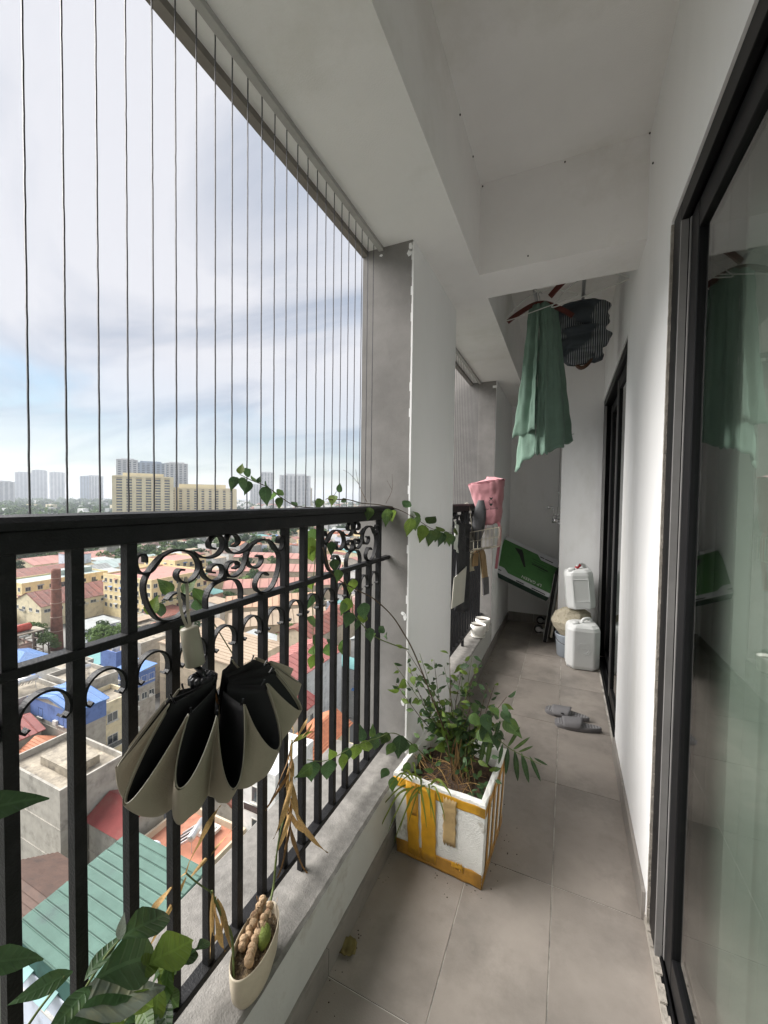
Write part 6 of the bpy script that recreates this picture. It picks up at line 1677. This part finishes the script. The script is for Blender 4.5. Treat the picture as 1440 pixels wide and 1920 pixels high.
# far-off mass of the city and its woods
for i in range(5200):
    dd = 480 + 3600 * hr.random() ** 1.5
    a = hr.uniform(-72, -22)
    fx, rx = dd, dd * math.tan(R(a + YAW * 180 / math.pi)) if False else 0
    an = R(a)
    X_, Y_ = dd * math.sin(an), dd * math.cos(an)
    if an < R(-47) and hr.random() < .82: continue
    s = hr.uniform(8, 18) * (1 + dd / 3500)
    rest.box((X_ - s, Y_ - s * .6, GZ), (X_, Y_, GZ + hr.choice((8, 11, 14, 18, 24)) * hr.uniform(.7, 1)), hr.choice((0, 0, 1, 1, 2, 3, 4)))
if rest.v: rest.build('distant_houses', [cw['white'], cw['grey'], cw['cream'], cr_['pink'], cr_['grey']], kind='stuff', label='pale mass of distant low houses', cat='houses')
wd = MB()
wr = random.Random(5)
pat = crown_mesh(31, 130, .26, .7, 9)
for i in range(1500):
    dd = 420 + 2600 * wr.random() ** 1.25
    a = R(wr.uniform(-74, -46) if wr.random() < .72 else wr.uniform(-50, -20))
    X_, Y_ = dd * math.sin(a), dd * math.cos(a)
    s = wr.uniform(7, 13) * (1 + dd / 4000)
    o = len(wd.v)
    cz = GZ + s * .75
    th = wr.uniform(0, 6.3); c_, s_ = math.cos(th), math.sin(th)
    wd.v += [(X_ + (x * c_ - y * s_) * s, Y_ + (x * s_ + y * c_) * s, cz + z * s * .9) for x, y, z in pat.v]
    wd.f += [tuple(k + o for k in f) for f in pat.f]
    wd.m += [wr.randrange(3)] * len(pat.f)
wd.build('distant_trees', m_fol, kind='stuff', label='green belt of distant trees under the skyline', cat='trees')

# things that look alike are told apart by their place, from left to right
ORD = ['leftmost', 'second from left', 'third from left', 'fourth from left', 'fifth from left', 'sixth from left', 'seventh from left', 'eighth from left', 'ninth from left', 'tenth from left', 'eleventh from left', 'twelfth from left', 'thirteenth from left']
same = {}
for o in list(COL.objects):
    if o.get('group') and o.get('label') and o.name.split('.')[0] in ('row_house',):
        same.setdefault(o['label'], []).append(o)
for lb, os_ in same.items():
    if 1 < len(os_):
        os_.sort(key=lambda o: math.atan2(o.location.x, o.location.y))
        for i, o in enumerate(os_):
            o['label'] = lb + ', ' + (ORD[i] if i < 13 else 'rightmost')

# --- towers on the skyline
m_tw = [W_('tower_grey', (.44, .45, .47), .06, .05, (.36, .38, .41), .5, .6, .03), W_('tower_white', (.60, .60, .60), .05, .05, (.50, .51, .53), .5, .6, .03), W_('tower_cream', (.78, .69, .47), .06, .05, (.70, .61, .41), .5, .6, .03), W_('tower_bluegrey', (.36, .42, .50), .06, .05, (.30, .35, .42), .5, .6, .03)]
m_band = M('tower_window_band', (.13, .15, .18), .3, .2, .05)
def tower(name, lab, cx, cy, w, dp, zt, mi, strips, rows, base=GZ, cap=True, ang=None):
    t = thing(name, (cx, cy, base), lab, 'tower')
    a = math.atan2(cy, cx) + math.pi / 2 if ang is None else ang     # faces the viewpoint side of town
    Q = rotz(a)
    def T(p): return tuple(Q @ Vector(p) + Vector((cx, cy, 0)))
    def bx(b, lo, hi, mi_=0):
        o = MB().box(lo, hi); b.add([T(v) for v in o.v], o.f, mi_)
    b = MB(); bx(b, (-w / 2, -dp / 2, base), (w / 2, dp / 2, zt))
    n = strips
    for i in range(n + 1):                # piers
        x = -w / 2 + w * i / n
        bx(b, (x - w * .035, -dp / 2 - dp * .06, base), (x + w * .035, dp / 2 + dp * .06, zt - .5))
    if cap: bx(b, (-w * .36, -dp * .3, zt), (w * .36, dp * .3, zt + w * .06))
    bx(b, (-w / 2 - 1, -dp / 2 - dp * .07, zt - 2.2), (w / 2 + 1, dp / 2 + dp * .07, zt - .4))
    b.build('shaft', m_tw[mi], t)
    for i in range(n):
        x0 = -w / 2 + w * (i + .22) / n; x1 = -w / 2 + w * (i + .78) / n
        b = MB()
        for s in (1,):
            for k in range(rows):
                z0 = base + (zt - base) * (k + .25) / rows; z1 = base + (zt - base) * (k + .75) / rows
                y_ = s * (dp / 2 + .25)
                bx(b, (x0, min(y_, y_ - s * .5), z0), (x1, max(y_, y_ - s * .5), z1))
        b.build('window_column', m_band, t, kind='stuff')
    return t
tower('apartment_tower_block', 'tall white twin tower behind the yellow block, left half', -942, 612, 40, 26, 85, 1, 4, 30)
tower('apartment_tower_block', 'blue grey middle of the tall twin tower', -915, 652, 62, 22, 80, 3, 6, 30)
tower('apartment_tower_block', 'tall white twin tower behind the yellow block, right half', -884, 697, 48, 26, 82, 1, 5, 30)
tower('yellow_tower', 'tall yellow apartment block with dark windows on the skyline', -498, 345, 62, 30, 26, 2, 6, 22)
tower('yellow_tower', 'lower wing of the yellow apartment block to its right', -478, 420, 84, 26, 13.5, 2, 9, 18)
for nm, x, y, w, z, mi, st in (('pale tower at the left edge of the skyline', -1913, 780, 57, 47, 1, 4), ('grey tower, first of the three standing alone at left', -3079, 1352, 74, 135, 0, 4), ('grey tower, tallest and middle of the three at left', -2988, 1394, 70, 149, 0, 4), ('grey tower, right one of the three at left', -2888, 1439, 70, 138, 1, 4), ('low pale block left of the three grey towers', -3367, 1437, 22, 48, 1, 2), ('low pale block between the grey towers', -3273, 1481, 28, 60, 1, 2), ('blue grey tower left of the clustered slabs', -2514, 1388, 40, 107, 3, 3), ('cluster of pale slabs left of the yellow block', -2516, 1442, 80, 112, 1, 6), ('grey tower just left of the yellow block', -2326, 1473, 48, 80, 0, 3), ('low pale tower behind the vine leaves', -1339, 1481, 50, 62, 1, 4), ('taller pale tower behind the vine leaves', -1293, 1504, 55, 118, 1, 4), ('broad beige tower right of the vine leaves', -1049, 1395, 118, 94, 1, 7), ('small tower touching the broad beige one', -990, 1420, 16, 43, 2, 2)):
    tower('skyline_tower', nm, x, y, w, w * .45, z, mi, st, 26)

# --- moist air over the city
hz = MB().box((-9500, -3500, GZ - 1), (450, 9500, 190)).build('haze', None, kind='stuff')
hz.data.materials.clear()
mh = bpy.data.materials.new('haze_air'); mh.use_nodes = True
nh_ = mh.node_tree; nh_.nodes.clear()
vo = nh_.nodes.new('ShaderNodeVolumePrincipled'); vo.inputs['Density'].default_value = 0.00016; vo.inputs['Color'].default_value = (.86, .92, 1, 1); vo.inputs['Anisotropy'].default_value = .2
oo = nh_.nodes.new('ShaderNodeOutputMaterial'); nh_.links.new(vo.outputs[0], oo.inputs['Volume'])
hz.data.materials.append(mh)
